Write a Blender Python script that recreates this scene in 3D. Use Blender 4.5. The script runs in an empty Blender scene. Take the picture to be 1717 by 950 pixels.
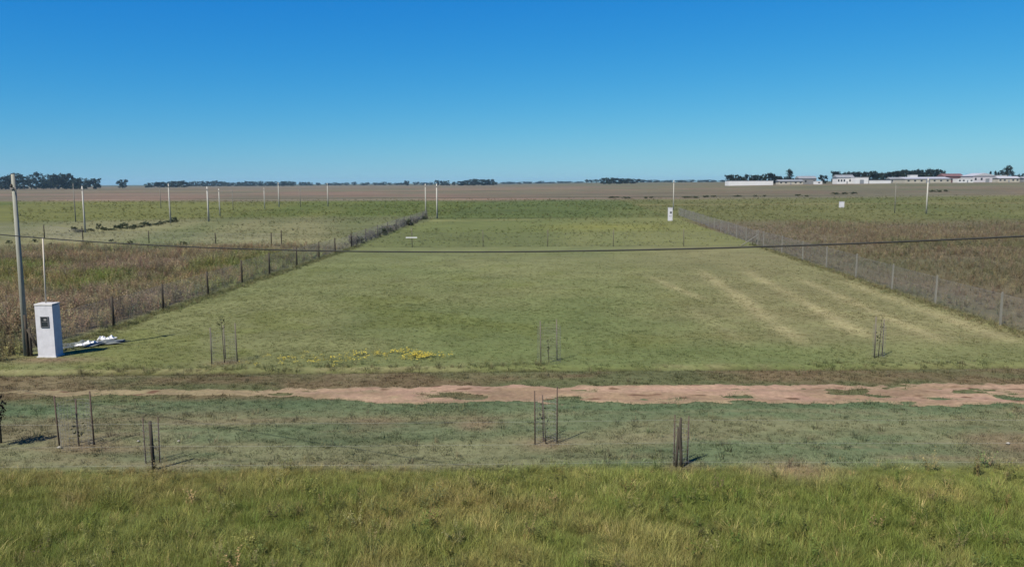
import bpy, math, random
import numpy as np
from mathutils import Vector, Matrix

random.seed(7)
RNG = np.random.default_rng(7)
sc = bpy.context.scene
C = sc.collection
R = math.radians

# ------------------------------------------------------------------ camera
F = 1350.0                                  # focal length in photograph pixels (1717 wide)
U0, V0 = 858.5, 475.0
CAM = Vector((0, 0, 6.5))
PITCH = math.atan(169 / F)
ROLL = 0.005
fwd = Vector((0, math.cos(PITCH), -math.sin(PITCH)))
r0 = Vector((1, 0, 0)); u0v = Vector((0, math.sin(PITCH), math.cos(PITCH)))
right = r0 * math.cos(ROLL) - u0v * math.sin(ROLL)
upv = r0 * math.sin(ROLL) + u0v * math.cos(ROLL)
cam = bpy.data.cameras.new('camera'); cam.lens = 36 * F / 1717; cam.sensor_width = 36
cam.clip_start = 0.1; cam.clip_end = 30000
co = bpy.data.objects.new('camera', cam); C.objects.link(co)
M = Matrix((right, upv, -fwd)).transposed().to_4x4(); M.translation = CAM
co.matrix_world = M
sc.camera = co

# ------------------------------------------------------------------ sky and sun
SUN_EL = R(50)
SH = Vector((0.66, 0.75)); SH.normalize()    # the way shadows fall on the ground
w = bpy.data.worlds.new('World'); sc.world = w; w.use_nodes = True
nt = w.node_tree; bg = nt.nodes['Background']
sky = nt.nodes.new('ShaderNodeTexSky'); sky.sky_type = 'NISHITA'; sky.sun_disc = False
sky.sun_elevation = SUN_EL; sky.sun_rotation = math.atan2(-SH.x, -SH.y)
sky.altitude = 0; sky.air_density = 1.0; sky.dust_density = 0.05; sky.ozone_density = 3.0
# clear, deep blue air: each channel of the sky takes its own gain and gamma, the same all over the dome
EXPO = 0.75
sp = nt.nodes.new('ShaderNodeSeparateColor'); cb = nt.nodes.new('ShaderNodeCombineColor'); nt.links.new(sky.outputs[0], sp.inputs[0])
for ch, (a_, g_) in enumerate(((1.09, 2.6), (0.675, 1.0), (0.825, 0.40))):
    m1 = nt.nodes.new('ShaderNodeMath'); m1.operation = 'MULTIPLY'; m1.inputs[1].default_value = 0.0956
    m2 = nt.nodes.new('ShaderNodeMath'); m2.operation = 'POWER'; m2.inputs[1].default_value = g_
    m3 = nt.nodes.new('ShaderNodeMath'); m3.operation = 'MULTIPLY'; m3.inputs[1].default_value = a_ / 2 ** EXPO / 0.1
    nt.links.new(sp.outputs[ch], m1.inputs[0]); nt.links.new(m1.outputs[0], m2.inputs[0]); nt.links.new(m2.outputs[0], m3.inputs[0])
    if ch == 0:                              # red levels off towards the horizon
        q1 = nt.nodes.new('ShaderNodeMath'); q1.operation = 'MULTIPLY'; nt.links.new(m1.outputs[0], q1.inputs[0]); nt.links.new(m1.outputs[0], q1.inputs[1])
        q2 = nt.nodes.new('ShaderNodeMath'); q2.operation = 'MULTIPLY_ADD'; q2.inputs[1].default_value = 2.05; q2.inputs[2].default_value = 1.0; nt.links.new(q1.outputs[0], q2.inputs[0])
        q3 = nt.nodes.new('ShaderNodeMath'); q3.operation = 'DIVIDE'; nt.links.new(m3.outputs[0], q3.inputs[0]); nt.links.new(q2.outputs[0], q3.inputs[1]); m3 = q3
    nt.links.new(m3.outputs[0], cb.inputs[ch])
nt.links.new(cb.outputs[0], bg.inputs[0])
bg.inputs[1].default_value = 0.1
sl = bpy.data.lights.new('sun', 'SUN'); sl.energy = 5.0; sl.angle = R(0.53); sl.color = (1, 0.94, 0.84)
so = bpy.data.objects.new('sun', sl); C.objects.link(so)
L = Vector((SH.x * math.cos(SUN_EL), SH.y * math.cos(SUN_EL), -math.sin(SUN_EL)))
so.rotation_euler = L.to_track_quat('-Z', 'Y').to_euler(); so.location = (-40, -40, 60)
vs = sc.view_settings; vs.view_transform = 'Standard'; vs.look = 'None'; vs.gamma = 1; vs.use_curve_mapping = False
vs.exposure = EXPO
K = 0.54                                    # photographed sRGB tone -> base colour

# ------------------------------------------------------------------ helpers: noise, terrain, pixels -> places
_P = [np.random.default_rng(s).random((256, 256)) for s in range(12)]
def vn(x, y, s, seed=0):
    x = np.asarray(x, float) / s + 1000.37 + seed * 7.1; y = np.asarray(y, float) / s + 1000.71 - seed * 3.3
    xi = np.floor(x).astype(int); yi = np.floor(y).astype(int); fx = x - xi; fy = y - yi
    fx = fx * fx * (3 - 2 * fx); fy = fy * fy * (3 - 2 * fy); P = _P[seed % 12]
    g = lambda a, b: P[a & 255, b & 255]
    return (g(xi, yi) * (1 - fx) + g(xi + 1, yi) * fx) * (1 - fy) + (g(xi, yi + 1) * (1 - fx) + g(xi + 1, yi + 1) * fx) * fy
def fbm(x, y, s, seed=0, o=4):
    t = 0; a = 1; n = 0
    for k in range(o):
        t = t + a * vn(x, y, s / 2 ** k, seed + k); n += a; a *= 0.55
    return t / n
def sst(a, b, x): t = np.clip((np.asarray(x, float) - a) / (b - a), 0, 1); return t * t * (3 - 2 * t)

DITCH = 27.6
def ditch_y(x): return DITCH + 0.22 * (fbm(x, 0 * np.asarray(x, float), 9, 3, 3) - 0.5) + 0.012 * np.asarray(x, float)
def hgt(x, y):
    x = np.asarray(x, float); y = np.asarray(y, float)
    h = 4.6 * sst(230, 720, y) * sst(-150, 420, x)
    near = 1 - sst(150, 400, y)
    h = h + near * (0.10 * (fbm(x, y, 9, 2, 3) - 0.5) + 0.035 * (fbm(x, y, 1.3, 5, 2) - 0.5))
    d = y - ditch_y(x)                       # shallow ditch between lot and verge
    h = h - 0.16 * np.exp(-(d / 0.22) ** 2) + 0.02 * np.exp(-((d - 0.5) / 0.5) ** 2)
    return h
def ray(u, v):
    d = fwd * F + right * (u - U0) - upv * (v - V0); return d / d.y
def at(u, v):                                # the ground point seen there
    d = ray(u, v)
    if d.z >= -1e-4: return Vector((d.x * 4000, 4000, float(hgt(d.x * 4000, 4000))))
    t = 6.5 / -d.z
    if t > 150:
        t = 120.0
        while t < 6000 and 6.5 + d.z * t > float(hgt(d.x * t, t)): t *= 1.004
    else:
        for k in range(6): t = (6.5 - float(hgt(d.x * t, t))) / -d.z
    x, y = d.x * t, t
    return Vector((x, y, float(hgt(x, y))))
def atY(u, v, Y): return CAM + ray(u, v) * Y
def on(u, Y):                                # ground point at distance Y in the direction of column u
    x = ray(u, 306).x * Y; return Vector((x, Y, float(hgt(x, Y))))
def proj(P):
    d = Vector(P) - CAM; z = d.dot(fwd); return U0 + F * d.dot(right) / z, V0 - F * d.dot(upv) / z
def height_to(P, vtop):
    lo, hi = 0.0, 80.0
    for k in range(40):
        m = (lo + hi) / 2
        if proj(P + Vector((0, 0, m)))[1] > vtop: lo = m
        else: hi = m
    return lo
def lin(c): c = np.asarray(c, float) / 255; return np.where(c < 0.04045, c / 12.92, ((c + 0.055) / 1.055) ** 2.4)
def col(r, g, b, k=None): return lin((r, g, b)) * (K if k is None else k) * np.array([1.0, 0.99, 0.92])

# ------------------------------------------------------------------ helpers: objects and meshes
def tag(o, label=None, cat=None, group=None, kind=None):
    if label: o['label'] = label
    if cat: o['category'] = cat
    if group: o['group'] = group
    if kind: o['kind'] = kind
    return o
def empty(name, loc, label=None, cat=None, group=None, rz=0):
    o = bpy.data.objects.new(name, None); C.objects.link(o); o.location = loc; o.rotation_euler = (0, 0, rz)
    o.empty_display_size = 0.2
    return tag(o, label, cat, group)
class MB:
    def __init__(s): s.v = []; s.f = []
    def box(s, c, d, rz=0, tap=1.0):
        n = len(s.v); ca, sa = math.cos(rz), math.sin(rz)
        for z in (0, 1):
            k = 1 if z == 0 else tap
            for (a, b) in ((-1, -1), (1, -1), (1, 1), (-1, 1)):
                x, y = a * d[0] / 2 * k, b * d[1] / 2 * k
                s.v.append((c[0] + x * ca - y * sa, c[1] + x * sa + y * ca, c[2] + z * d[2]))
        s.f += [(n, n + 3, n + 2, n + 1), (n + 4, n + 5, n + 6, n + 7), (n, n + 1, n + 5, n + 4), (n + 1, n + 2, n + 6, n + 5), (n + 2, n + 3, n + 7, n + 6), (n + 3, n, n + 4, n + 7)]
        return s
    def tube(s, pts, rad, n=6, caps=True):
        pts = [Vector(p) for p in pts]; base = len(s.v)
        if not hasattr(rad, '__len__'): rad = [rad] * len(pts)
        for i, p in enumerate(pts):
            t = (pts[min(i + 1, len(pts) - 1)] - pts[max(i - 1, 0)]).normalized()
            a = Vector((0, 1, 0)) if abs(t.y) < 0.9 else Vector((1, 0, 0))
            e1 = t.cross(a).normalized(); e2 = t.cross(e1)
            for k in range(n):
                q = 2 * math.pi * (k + 0.5) / n
                s.v.append(tuple(p + (e1 * math.cos(q) + e2 * math.sin(q)) * rad[i]))
        for i in range(len(pts) - 1):
            for k in range(n):
                a0 = base + i * n + k; a1 = base + i * n + (k + 1) % n
                s.f.append((a0, a0 + n, a1 + n, a1))
        if caps:
            s.f.append(tuple(base + k for k in range(n)))
            s.f.append(tuple(base + (len(pts) - 1) * n + k for k in reversed(range(n))))
        return s
    def quad(s, a, b, c, d):
        n = len(s.v); s.v += [tuple(a), tuple(b), tuple(c), tuple(d)]; s.f.append((n, n + 1, n + 2, n + 3)); return s
    def mesh(s, name, m, smooth=False):
        me = bpy.data.meshes.new(name); me.from_pydata(s.v, [], s.f)
        if m: me.materials.append(m)
        if smooth: me.polygons.foreach_set('use_smooth', [True] * len(me.polygons))
        return me
    def build(s, name, m, parent=None, loc=None, smooth=False):
        o = bpy.data.objects.new(name, s.mesh(name, m, smooth)); C.objects.link(o)
        if parent: o.parent = parent
        if loc is not None: o.location = loc
        return o
def put(name, me, parent=None, loc=(0, 0, 0), rot=(0, 0, 0), sca=(1, 1, 1)):
    o = bpy.data.objects.new(name, me); C.objects.link(o); o.parent = parent
    o.location = loc; o.rotation_euler = rot; o.scale = sca; return o

# ------------------------------------------------------------------ materials
def mat(name, c, rough=0.85, var=0.25, scale=3.0, bump=0.0, spec=0.25, c2=None, stretch=(1, 1, 1), attr=None):
    m = bpy.data.materials.new(name); m.use_nodes = True; n = m.node_tree.nodes; l = m.node_tree.links
    b = n['Principled BSDF']; b.inputs['Roughness'].default_value = rough; b.inputs['Specular IOR Level'].default_value = spec
    tc = n.new('ShaderNodeTexCoord'); mp = n.new('ShaderNodeMapping'); mp.inputs['Scale'].default_value = stretch
    l.new(tc.outputs['Object'], mp.inputs[0])
    no = n.new('ShaderNodeTexNoise'); no.inputs['Scale'].default_value = scale; no.inputs['Detail'].default_value = 6
    no.inputs['Roughness'].default_value = 0.65
    l.new(mp.outputs[0], no.inputs['Vector'])
    rp = n.new('ShaderNodeValToRGB'); e = rp.color_ramp.elements
    a = np.clip(np.asarray(c, float) * (1 - var), 0, 1); z = np.clip((np.asarray(c, float) * (1 + var)) if c2 is None else np.asarray(c2), 0, 0.9)
    e[0].position = 0.3; e[0].color = (*a, 1); e[1].position = 0.7; e[1].color = (*z, 1)
    l.new(no.outputs[0], rp.inputs[0]); l.new(rp.outputs[0], b.inputs['Base Color'])
    if bump:
        bp = n.new('ShaderNodeBump'); bp.inputs['Strength'].default_value = bump; bp.inputs['Distance'].default_value = 0.02
        l.new(no.outputs[0], bp.inputs['Height']); l.new(bp.outputs[0], b.inputs['Normal'])
    return m
def leaf_mat(name, c, var=0.35, trans=0.25, inst=False, rnd=True):
    m = bpy.data.materials.new(name); m.use_nodes = True; n = m.node_tree.nodes; l = m.node_tree.links
    b = n['Principled BSDF']; b.inputs['Roughness'].default_value = 0.65; b.inputs['Specular IOR Level'].default_value = 0.2
    if inst:
        at_ = n.new('ShaderNodeAttribute'); at_.attribute_type = 'INSTANCER'; at_.attribute_name = 'col'; src = at_.outputs['Color']
    else:
        rg = n.new('ShaderNodeRGB'); rg.outputs[0].default_value = (*c, 1); src = rg.outputs[0]
    ge = n.new('ShaderNodeNewGeometry')
    hs = n.new('ShaderNodeHueSaturation')
    mr = n.new('ShaderNodeMapRange'); mr.inputs['To Min'].default_value = 1 - var; mr.inputs['To Max'].default_value = 1 + var
    l.new(ge.outputs['Random Per Island'], mr.inputs[0]); l.new(mr.outputs[0], hs.inputs['Value'])
    oi = n.new('ShaderNodeObjectInfo'); m2 = n.new('ShaderNodeMapRange'); m2.inputs['To Min'].default_value = 0.49; m2.inputs['To Max'].default_value = 0.51
    l.new(oi.outputs['Random'], m2.inputs[0]); l.new(m2.outputs[0], hs.inputs['Hue'])
    l.new(src, hs.inputs['Color']); l.new(hs.outputs[0], b.inputs['Base Color'])
    if trans:
        tr = n.new('ShaderNodeBsdfTranslucent'); l.new(hs.outputs[0], tr.inputs[0]); mx = n.new('ShaderNodeMixShader'); mx.inputs[0].default_value = trans
        l.new(b.outputs[0], mx.inputs[1]); l.new(tr.outputs[0], mx.inputs[2]); l.new(mx.outputs[0], n['Material Output'].inputs[0])
    return m

M_conc = mat('concrete', (0.15, 0.145, 0.122), 0.9, 0.14, 5, 0.3)
M_conc_w = mat('pale_concrete', (0.33, 0.32, 0.28), 0.9, 0.12, 2, 0.2)
M_pole = mat('weathered_pole', (0.2, 0.2, 0.165), 0.9, 0.22, 6, 0.4, stretch=(3, 3, 0.25))
M_wood = mat('dark_wood', (0.045, 0.037, 0.027), 0.9, 0.4, 9, 0.5, stretch=(3, 3, 0.3))
M_wood_g = mat('grey_wood', (0.11, 0.095, 0.075), 0.9, 0.35, 9, 0.5, stretch=(3, 3, 0.3))
M_wire = mat('galvanised_wire', (0.20, 0.19, 0.185), 0.55, 0.12, 3)
M_wire_p = mat('pale_wire', (0.24, 0.235, 0.20), 0.5, 0.12, 3)
M_steel = mat('rusty_rod', (0.06, 0.04, 0.03), 0.8, 0.35, 12)
M_white = mat('white_plaster', (0.43, 0.425, 0.44), 0.85, 0.13, 3.5, 0.2)
M_cap = mat('cap_mortar', (0.40, 0.39, 0.37), 0.9, 0.15, 6, 0.3)
M_meter = mat('meter_grey', (0.085, 0.085, 0.09), 0.35, 0.15, 8, 0, 0.5)
M_glass = mat('dark_glass', (0.02, 0.025, 0.03), 0.12, 0.1, 2, 0, 0.5)
M_pvc = mat('pipe_cream', (0.42, 0.37, 0.30), 0.6, 0.08, 3)
M_cable = mat('black_cable', (0.018, 0.018, 0.016), 0.7, 0.2, 3)
M_sheet = mat('white_plastic', (0.5, 0.5, 0.49), 0.45, 0.08, 3, 0.1)
M_tarp = mat('grey_tarp', (0.10, 0.11, 0.10), 0.6, 0.3, 2, 0.2)
M_bark = mat('bark', (0.07, 0.055, 0.042), 0.95, 0.3, 8, 0.4)
M_yellow = mat('yellow_petals', (0.34, 0.27, 0.03), 0.7, 0.15, 3)
M_stone = mat('pale_stone', (0.26, 0.245, 0.21), 0.9, 0.2, 9, 0.4)
M_leafs = [leaf_mat('tree_leaves_dark', (0.014, 0.023, 0.016)), leaf_mat('tree_leaves_green', (0.019, 0.028, 0.015)), leaf_mat('tree_leaves_blue', (0.016, 0.025, 0.022))]
M_bush = leaf_mat('bush_leaves', (0.05, 0.062, 0.03)); M_bush_d = leaf_mat('dry_bush_leaves', (0.13, 0.122, 0.088))
M_sap = leaf_mat('sapling_leaves', (0.05, 0.055, 0.022)); M_dsap = leaf_mat('dark_sapling_leaves', (0.022, 0.014, 0.009))
M_inst = leaf_mat('grass_blades', None, 0.28, 0.45, inst=True)

# ------------------------------------------------------------------ lie of the land: boundary lines
LP = [(180, 549), (276, 520), (350, 495), (409, 476), (458, 461), (500, 446), (533, 433), (562, 424), (587, 415)]
LEFT = [at(*p) for p in LP]
RP = [(1668, 545), (1570, 510), (1496, 486), (1436, 466), (1387, 450), (1348, 437), (1314, 425), (1288, 415), (1258, 412)]
RIGHT = [at(*p) for p in RP]
def fitline(pts):
    ys = [p.y for p in pts]; xs = [p.x for p in pts]; k = np.polyfit(ys, xs, 1); return k
kL = fitline(LEFT); kR = fitline(RIGHT)
XL = lambda y: kL[0] * np.asarray(y, float) + kL[1]
XR = lambda y: kR[0] * np.asarray(y, float) + kR[1]
CORNER = at(48, 597)
LEFT = [Vector((float(XL(p.y)), p.y, float(hgt(XL(p.y), p.y)))) for p in LEFT]
RIGHT = [Vector((float(XR(p.y)), p.y, float(hgt(XR(p.y), p.y)))) for p in RIGHT]
Y_BACK = (LEFT[-1].y + RIGHT[-1].y) / 2
Y_LOT2 = at(725, 366).y
STRIPES = []                                 # mown swathes: pale lines of cut grass on the lawn
for a, b, wd in (((1165, 446), (1364, 586), 0.5), ((1240, 448), (1470, 572), 0.5), ((1315, 456), (1600, 580), 0.45), ((1400, 466), (1722, 580), 0.55), ((1085, 460), (1185, 505), 0.4), ((1130, 500), (1260, 585), 0.55)):
    STRIPES.append((at(*a), at(*b), wd))
FLOWERS = [(at(707, 600), 0.95, 1.6), (at(675, 594), 1.3, 0.8), (at(560, 604), 2.4, 0.5), (at(480, 603), 2.0, 0.25)]

def mixc(a, b, t): t = np.asarray(t)[..., None]; return a * (1 - t) + b * t
def strips(x, y, k=13.0):
    """long field strips, each of its own tone, with slightly crooked edges"""
    t = np.log(np.maximum(y, 1) * (1 + 0.05 * np.sin(x / np.maximum(y, 1) * 3 + 1))) * k + 0.35 * (fbm(x / 9, y / 9, 14, 5, 3) - 0.5)
    i = np.floor(t).astype(int); j = np.floor(x / (np.maximum(y, 1) * 0.55) + _P[3][i & 255, 7] * 9).astype(int)
    return 0.65 * _P[1][i & 255, 19] + 0.35 * _P[2][i & 255, j & 255]
def zone(x, y):
    """base colour of ground cover at a place"""
    x = np.asarray(x, float); y = np.asarray(y, float)
    wob = (fbm(x, y, 6, 1, 3) - 0.5); n1 = fbm(x, y, 14, 4, 4); n2 = fbm(x, y, 3.0, 6, 4); n3 = fbm(x, y, 45, 8, 3)
    big = np.clip(y / 60, 1, 60)
    nb = fbm(x / big ** 0.6, y / big ** 0.9, 11, 3, 4)
    # lawn
    c = mixc(col(116, 126, 79), col(130, 133, 89), sst(0.32, 0.68, n1))
    c = mixc(c, col(112, 118, 62), sst(0.55, 0.75, n2) * 0.5)
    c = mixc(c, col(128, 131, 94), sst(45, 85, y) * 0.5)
    rt = sst(2, 14, x - 0.12 * y + 4) * sst(30, 34, y) * (1 - sst(74, 90, y))
    c = mixc(c, col(142, 136, 99), rt * (0.62 + 0.5 * (n2 - 0.4)))
    for a, b, wd in STRIPES:
        dx, dy = b.x - a.x, b.y - a.y; ll = math.hypot(dx, dy)
        s = ((x - a.x) * dx + (y - a.y) * dy) / ll; d = ((x - a.x) * dy - (y - a.y) * dx) / ll + wob * 0.25
        m = np.exp(-(d / wd) ** 2) * sst(-1, 9, s) * (1 - sst(ll - 3, ll + 0.5, s)) * np.clip(0.6 + 0.9 * (fbm(x, y, 2.6, 3, 3) - 0.3), 0, 1)
        c = mixc(c, col(182, 172, 130), np.clip(m, 0, 1) * (0.3 if a.x < 9.5 and wd > 0.52 else 0.68))
    # second lot, then the far green and brown fields
    c = mixc(c, mixc(col(112, 120, 72), col(132, 134, 84), sst(0.3, 0.7, nb)), sst(-2, 2, y - Y_BACK))
    rr = np.maximum(x - XR(y), 0)
    # far green field
    g = mixc(col(94, 106, 58), col(112, 116, 70), sst(0.35, 0.65, nb))
    g = g * (1 + 0.26 * (strips(x + 5, y * 1.07, 22) - 0.5))[..., None]
    c = mixc(c, g, sst(-6, 6, y - Y_LOT2 - 8 * wob))
    c = mixc(c, col(150, 148, 100), np.exp(-((y - Y_LOT2 + 9 + 4 * wob) / 3) ** 2) * sst(0.4, 0.6, n1) * 0.5)
    c = mixc(c, col(74, 80, 42), np.exp(-((y - Y_LOT2 - 4 * wob) / 2.2) ** 2) * sst(0.35, 0.6, n1) * 0.6)
    c = mixc(c, col(140, 140, 72), np.exp(-((x - 14) / 9) ** 2 - ((y - 118) / 9) ** 2) * 0.6)
    # brown fields out to the horizon
    y_br = 300 + 40 * (n3 - 0.5) + 0.10 * np.abs(x)
    br = mixc(col(122, 115, 96), col(138, 118, 102), sst(0.35, 0.65, fbm(x / 6, y / 14, 9, 7, 4)))
    br = mixc(br, col(112, 108, 84), sst(0.55, 0.75, fbm(x / 20, y / 30, 9, 10, 3)) * 0.7)
    br = mixc(br, col(112, 112, 86), sst(40, 160, x) * (0.35 + 0.5 * sst(0.4, 0.6, fbm(x / 8, y / 8, 12, 6, 3))))
    br = mixc(br, col(96, 100, 78), sst(1400, 3200, y))
    br = br * (1 + 0.42 * (strips(x, y) - 0.5))[..., None]; br = mixc(br, col(114, 114, 86), sst(0.5, 0.75, strips(x + 900, y * 1.13)) * 0.75)
    br = mixc(br, col(70, 72, 48), sst(0.8, 0.86, strips(x - 333, y * 1.31, 30)) * 0.55)
    c = mixc(c, br, sst(-25, 25, y - y_br))
    # left of the lot: weeds, then a paler paddock, then green
    lm = sst(0.1, 0.9, XL(y) - x + 0.5 * wob)
    wd = mixc(col(100, 97, 74), col(112, 99, 81), sst(0.35, 0.65, n1))
    wd = mixc(wd, col(98, 104, 56), sst(0.48, 0.64, fbm(x, y, 9, 9, 3)) * (1 - sst(66, 80, y)))
    wd = mixc(wd, col(74, 68, 44), (1 - sst(31, 41, y)) * 0.8)
    pd = mixc(col(112, 118, 78), col(138, 135, 98), sst(0.3, 0.7, nb)); pd = pd * (1 + 0.24 * (strips(x, y, 30) - 0.5))[..., None]; pd = mixc(pd, col(92, 98, 62), sst(0.55, 0.75, n1) * 0.4)
    pd = mixc(pd, col(104, 112, 78), sst(0, 40, -x - 60) * 0.7)
    wl = mixc(wd, pd, sst(-4, 6, y - 84 - 8 * wob))
    wl = mixc(wl, g * np.array([1.08, 1.05, .9]), sst(-10, 10, y - 150 - 14 * (n3 - .5) - 0.25 * (x + 60)))
    wl = mixc(wl, br, sst(-25, 25, y - y_br))
    c = mixc(c, wl, lm * (y > 26))
    # right of the lot: grey-green, then brown weeds
    rm = sst(0.1, 0.9, x - XR(y) + 0.5 * wob)
    wr = mixc(col(100, 106, 80), col(116, 106, 84), sst(0.3, 0.6, n1 + 0.01 * (y - 52)))
    wr = mixc(wr, col(100, 98, 66), sst(0.5, 0.75, fbm(x, y, 22, 11, 3)) * 0.6)
    wr = mixc(wr, mixc(g, col(120, 116, 74), 0.4), sst(-14, 14, y - 138 - 22 * (n3 - .5) + 0.1 * x))
    wr = mixc(wr, col(142, 134, 92), np.exp(-((y - 232 - 16 * (n3 - .5)) / 7) ** 2) * 0.55)
    wr = mixc(wr, br, sst(-25, 25, y - y_br))
    c = mixc(c, wr, rm * (y > 26))
    # bank, ditch and verge
    dy = y - ditch_y(x)
    vg = mixc(col(106, 110, 76), col(122, 108, 82), sst(0.38, 0.68, fbm(x / 2, y, 2.2, 5, 4)))
    vg = mixc(vg, col(138, 128, 98), sst(0.62, 0.75, n2) * 0.6)
    c = mixc(c, vg, 1 - sst(-0.5, 0.3, dy - 0.5 * wob))
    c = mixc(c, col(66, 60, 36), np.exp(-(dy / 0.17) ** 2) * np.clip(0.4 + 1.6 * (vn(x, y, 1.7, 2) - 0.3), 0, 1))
    c = mixc(c, col(150, 142, 108), np.exp(-((dy - 0.36) / 0.14) ** 2) * sst(0.4, 0.6, n2) * 0.7)
    # near verge: blue-green mown grass
    v1 = mixc(col(111, 124, 91), col(130, 131, 98), sst(0.35, 0.65, fbm(x / 2.5, y, 1.8, 4, 4)))
    v1 = mixc(v1, col(134, 124, 97), sst(0.48, 0.72, fbm(x / 7, y, 1.1, 9, 4)) * 0.8)
    v1 = mixc(v1, col(84, 96, 68), sst(0.58, 0.75, fbm(x / 14, y, 0.5, 2, 3)) * 0.5)
    v1 = mixc(v1, col(146, 138, 108), sst(0.6, 0.78, fbm(x / 14, y, 0.45, 11, 3)) * 0.55)
    v1 = mixc(v1, col(94, 114, 82), sst(21.8, 22.9, y) * (1 - sst(0.5, 0.7, n2)) * 0.7)
    c = mixc(c, v1, 1 - sst(-0.4, 0.4, y - 23.8))
    # tall grass in front
    tg = mixc(col(92, 100, 48), col(108, 112, 60), sst(0.3, 0.7, fbm(x, y, 3, 2, 4)))
    c = mixc(c, tg, 1 - sst(-0.35, 0.25, y - 17.8 - 0.5 * wob))
    # bare earth at the meter pillar and under the guards
    pl = at(85, 603)
    e = np.exp(-(((x - pl.x) / 1.6) ** 2 + ((y - pl.y) / 0.5) ** 2)) * sst(0.25, 0.5, n2)
    for (u, v, rr_) in BARE:
        q = at(u, v); e = np.maximum(e, 0.8 * np.exp(-((x - q.x) / rr_) ** 2 - ((y - q.y) / (rr_ * 0.8)) ** 2) * sst(0.2, 0.5, n2))
    c = mixc(c, col(140, 122, 98), np.clip(e, 0, 1))
    for (u, v, rr_) in DARK:
        q = at(u, v); c = mixc(c, col(70, 80, 40), 0.85 * np.exp(-((x - q.x) / rr_) ** 2 - ((y - q.y) / (rr_ * 0.8)) ** 2))
    return np.clip(c, 0.004, 0.9)
BARE = [(132, 748, 0.9), (915, 745, 0.5), (256, 785, 0.8), (1140, 782, 0.45), (378, 608, 0.6), (635, 708, 0.7), (1330, 790, 1.0), (1700, 745, 0.9), (800, 712, 0.6)]
DARK = [(692, 511, 0.35), (541, 492, 0.3), (1040, 481, 0.4)]

# ------------------------------------------------------------------ ground
def ground_mat():
    m = bpy.data.materials.new('ground_cover'); m.use_nodes = True; n = m.node_tree.nodes; l = m.node_tree.links
    b = n['Principled BSDF']; b.inputs['Roughness'].default_value = 0.95; b.inputs['Specular IOR Level'].default_value = 0.1
    a = n.new('ShaderNodeAttribute'); a.attribute_name = 'cover'
    ge = n.new('ShaderNodeNewGeometry')
    def noise(s, d, r=0.65):
        q = n.new('ShaderNodeTexNoise'); q.inputs['Scale'].default_value = s; q.inputs['Detail'].default_value = d; q.inputs['Roughness'].default_value = r
        l.new(ge.outputs['Position'], q.inputs['Vector']); return q
    q1 = noise(6.0, 8, 0.75); q2 = noise(0.35, 6); q3 = noise(0.03, 5)
    v = n.new('ShaderNodeMapRange'); v.inputs['From Min'].default_value = 0.3; v.inputs['From Max'].default_value = 0.7
    v.inputs['To Min'].default_value = 0.72; v.inputs['To Max'].default_value = 1.26; l.new(q1.outputs[0], v.inputs[0])
    v2 = n.new('ShaderNodeMapRange'); v2.inputs['From Min'].default_value = 0.3; v2.inputs['From Max'].default_value = 0.7
    v2.inputs['To Min'].default_value = 0.83; v2.inputs['To Max'].default_value = 1.17; l.new(q2.outputs[0], v2.inputs[0])
    v3 = n.new('ShaderNodeMapRange'); v3.inputs['From Min'].default_value = 0.3; v3.inputs['From Max'].default_value = 0.7
    v3.inputs['To Min'].default_value = 0.84; v3.inputs['To Max'].default_value = 1.16; l.new(q3.outputs[0], v3.inputs[0])
    mu = n.new('ShaderNodeMath'); mu.operation = 'MULTIPLY'; l.new(v.outputs[0], mu.inputs[0]); l.new(v2.outputs[0], mu.inputs[1])
    mu2 = n.new('ShaderNodeMath'); mu2.operation = 'MULTIPLY'; l.new(mu.outputs[0], mu2.inputs[0]); l.new(v3.outputs[0], mu2.inputs[1])
    hs = n.new('ShaderNodeHueSaturation'); l.new(a.outputs['Color'], hs.inputs['Color']); l.new(mu2.outputs[0], hs.inputs['Value'])
    h = n.new('ShaderNodeMapRange'); h.inputs['From Min'].default_value = 0.3; h.inputs['From Max'].default_value = 0.7
    h.inputs['To Min'].default_value = 0.492; h.inputs['To Max'].default_value = 0.508
    q4 = noise(1.4, 4); l.new(q4.outputs[0], h.inputs[0]); l.new(h.outputs[0], hs.inputs['Hue'])
    l.new(hs.outputs[0], b.inputs['Base Color'])
    bp = n.new('ShaderNodeBump'); bp.inputs['Strength'].default_value = 0.4; bp.inputs['Distance'].default_value = 0.05
    l.new(q1.outputs[0], bp.inputs['Height']); l.new(bp.outputs[0], b.inputs['Normal'])
    return m
M_ground = ground_mat()
def set_cols(me, name, c):
    a = me.attributes.new(name, 'FLOAT_COLOR', 'POINT'); a.data.foreach_set('color', np.concatenate([c, np.ones((len(c), 1))], 1).astype(np.float32).ravel())
def sheet(name, X, Y, Z, cols, m, closed=False):
    nr, na = X.shape; v = np.stack([X, Y, Z], -1).reshape(-1, 3)
    i = np.arange(nr * na).reshape(nr, na)
    if closed: i = np.concatenate([i, i[:, :1]], 1)
    f = np.stack([i[:-1, :-1], i[:-1, 1:], i[1:, 1:], i[1:, :-1]], -1).reshape(-1, 4)
    me = bpy.data.meshes.new(name); me.vertices.add(len(v)); me.vertices.foreach_set('co', v.astype(np.float32).ravel())
    me.loops.add(f.size); me.loops.foreach_set('vertex_index', f.astype(np.int32).ravel())
    me.polygons.add(len(f)); me.polygons.foreach_set('loop_start', np.arange(0, f.size, 4, dtype=np.int32))
    me.update(calc_edges=True); me.polygons.foreach_set('use_smooth', np.ones(len(f), bool)); me.materials.append(m)
    set_cols(me, 'cover', cols.reshape(-1, 3))
    o = bpy.data.objects.new(name, me); C.objects.link(o); return o
ang = np.concatenate([np.arange(-48, 48, 0.24), np.arange(48, 312, 4.0)]) * math.pi / 180
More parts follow.
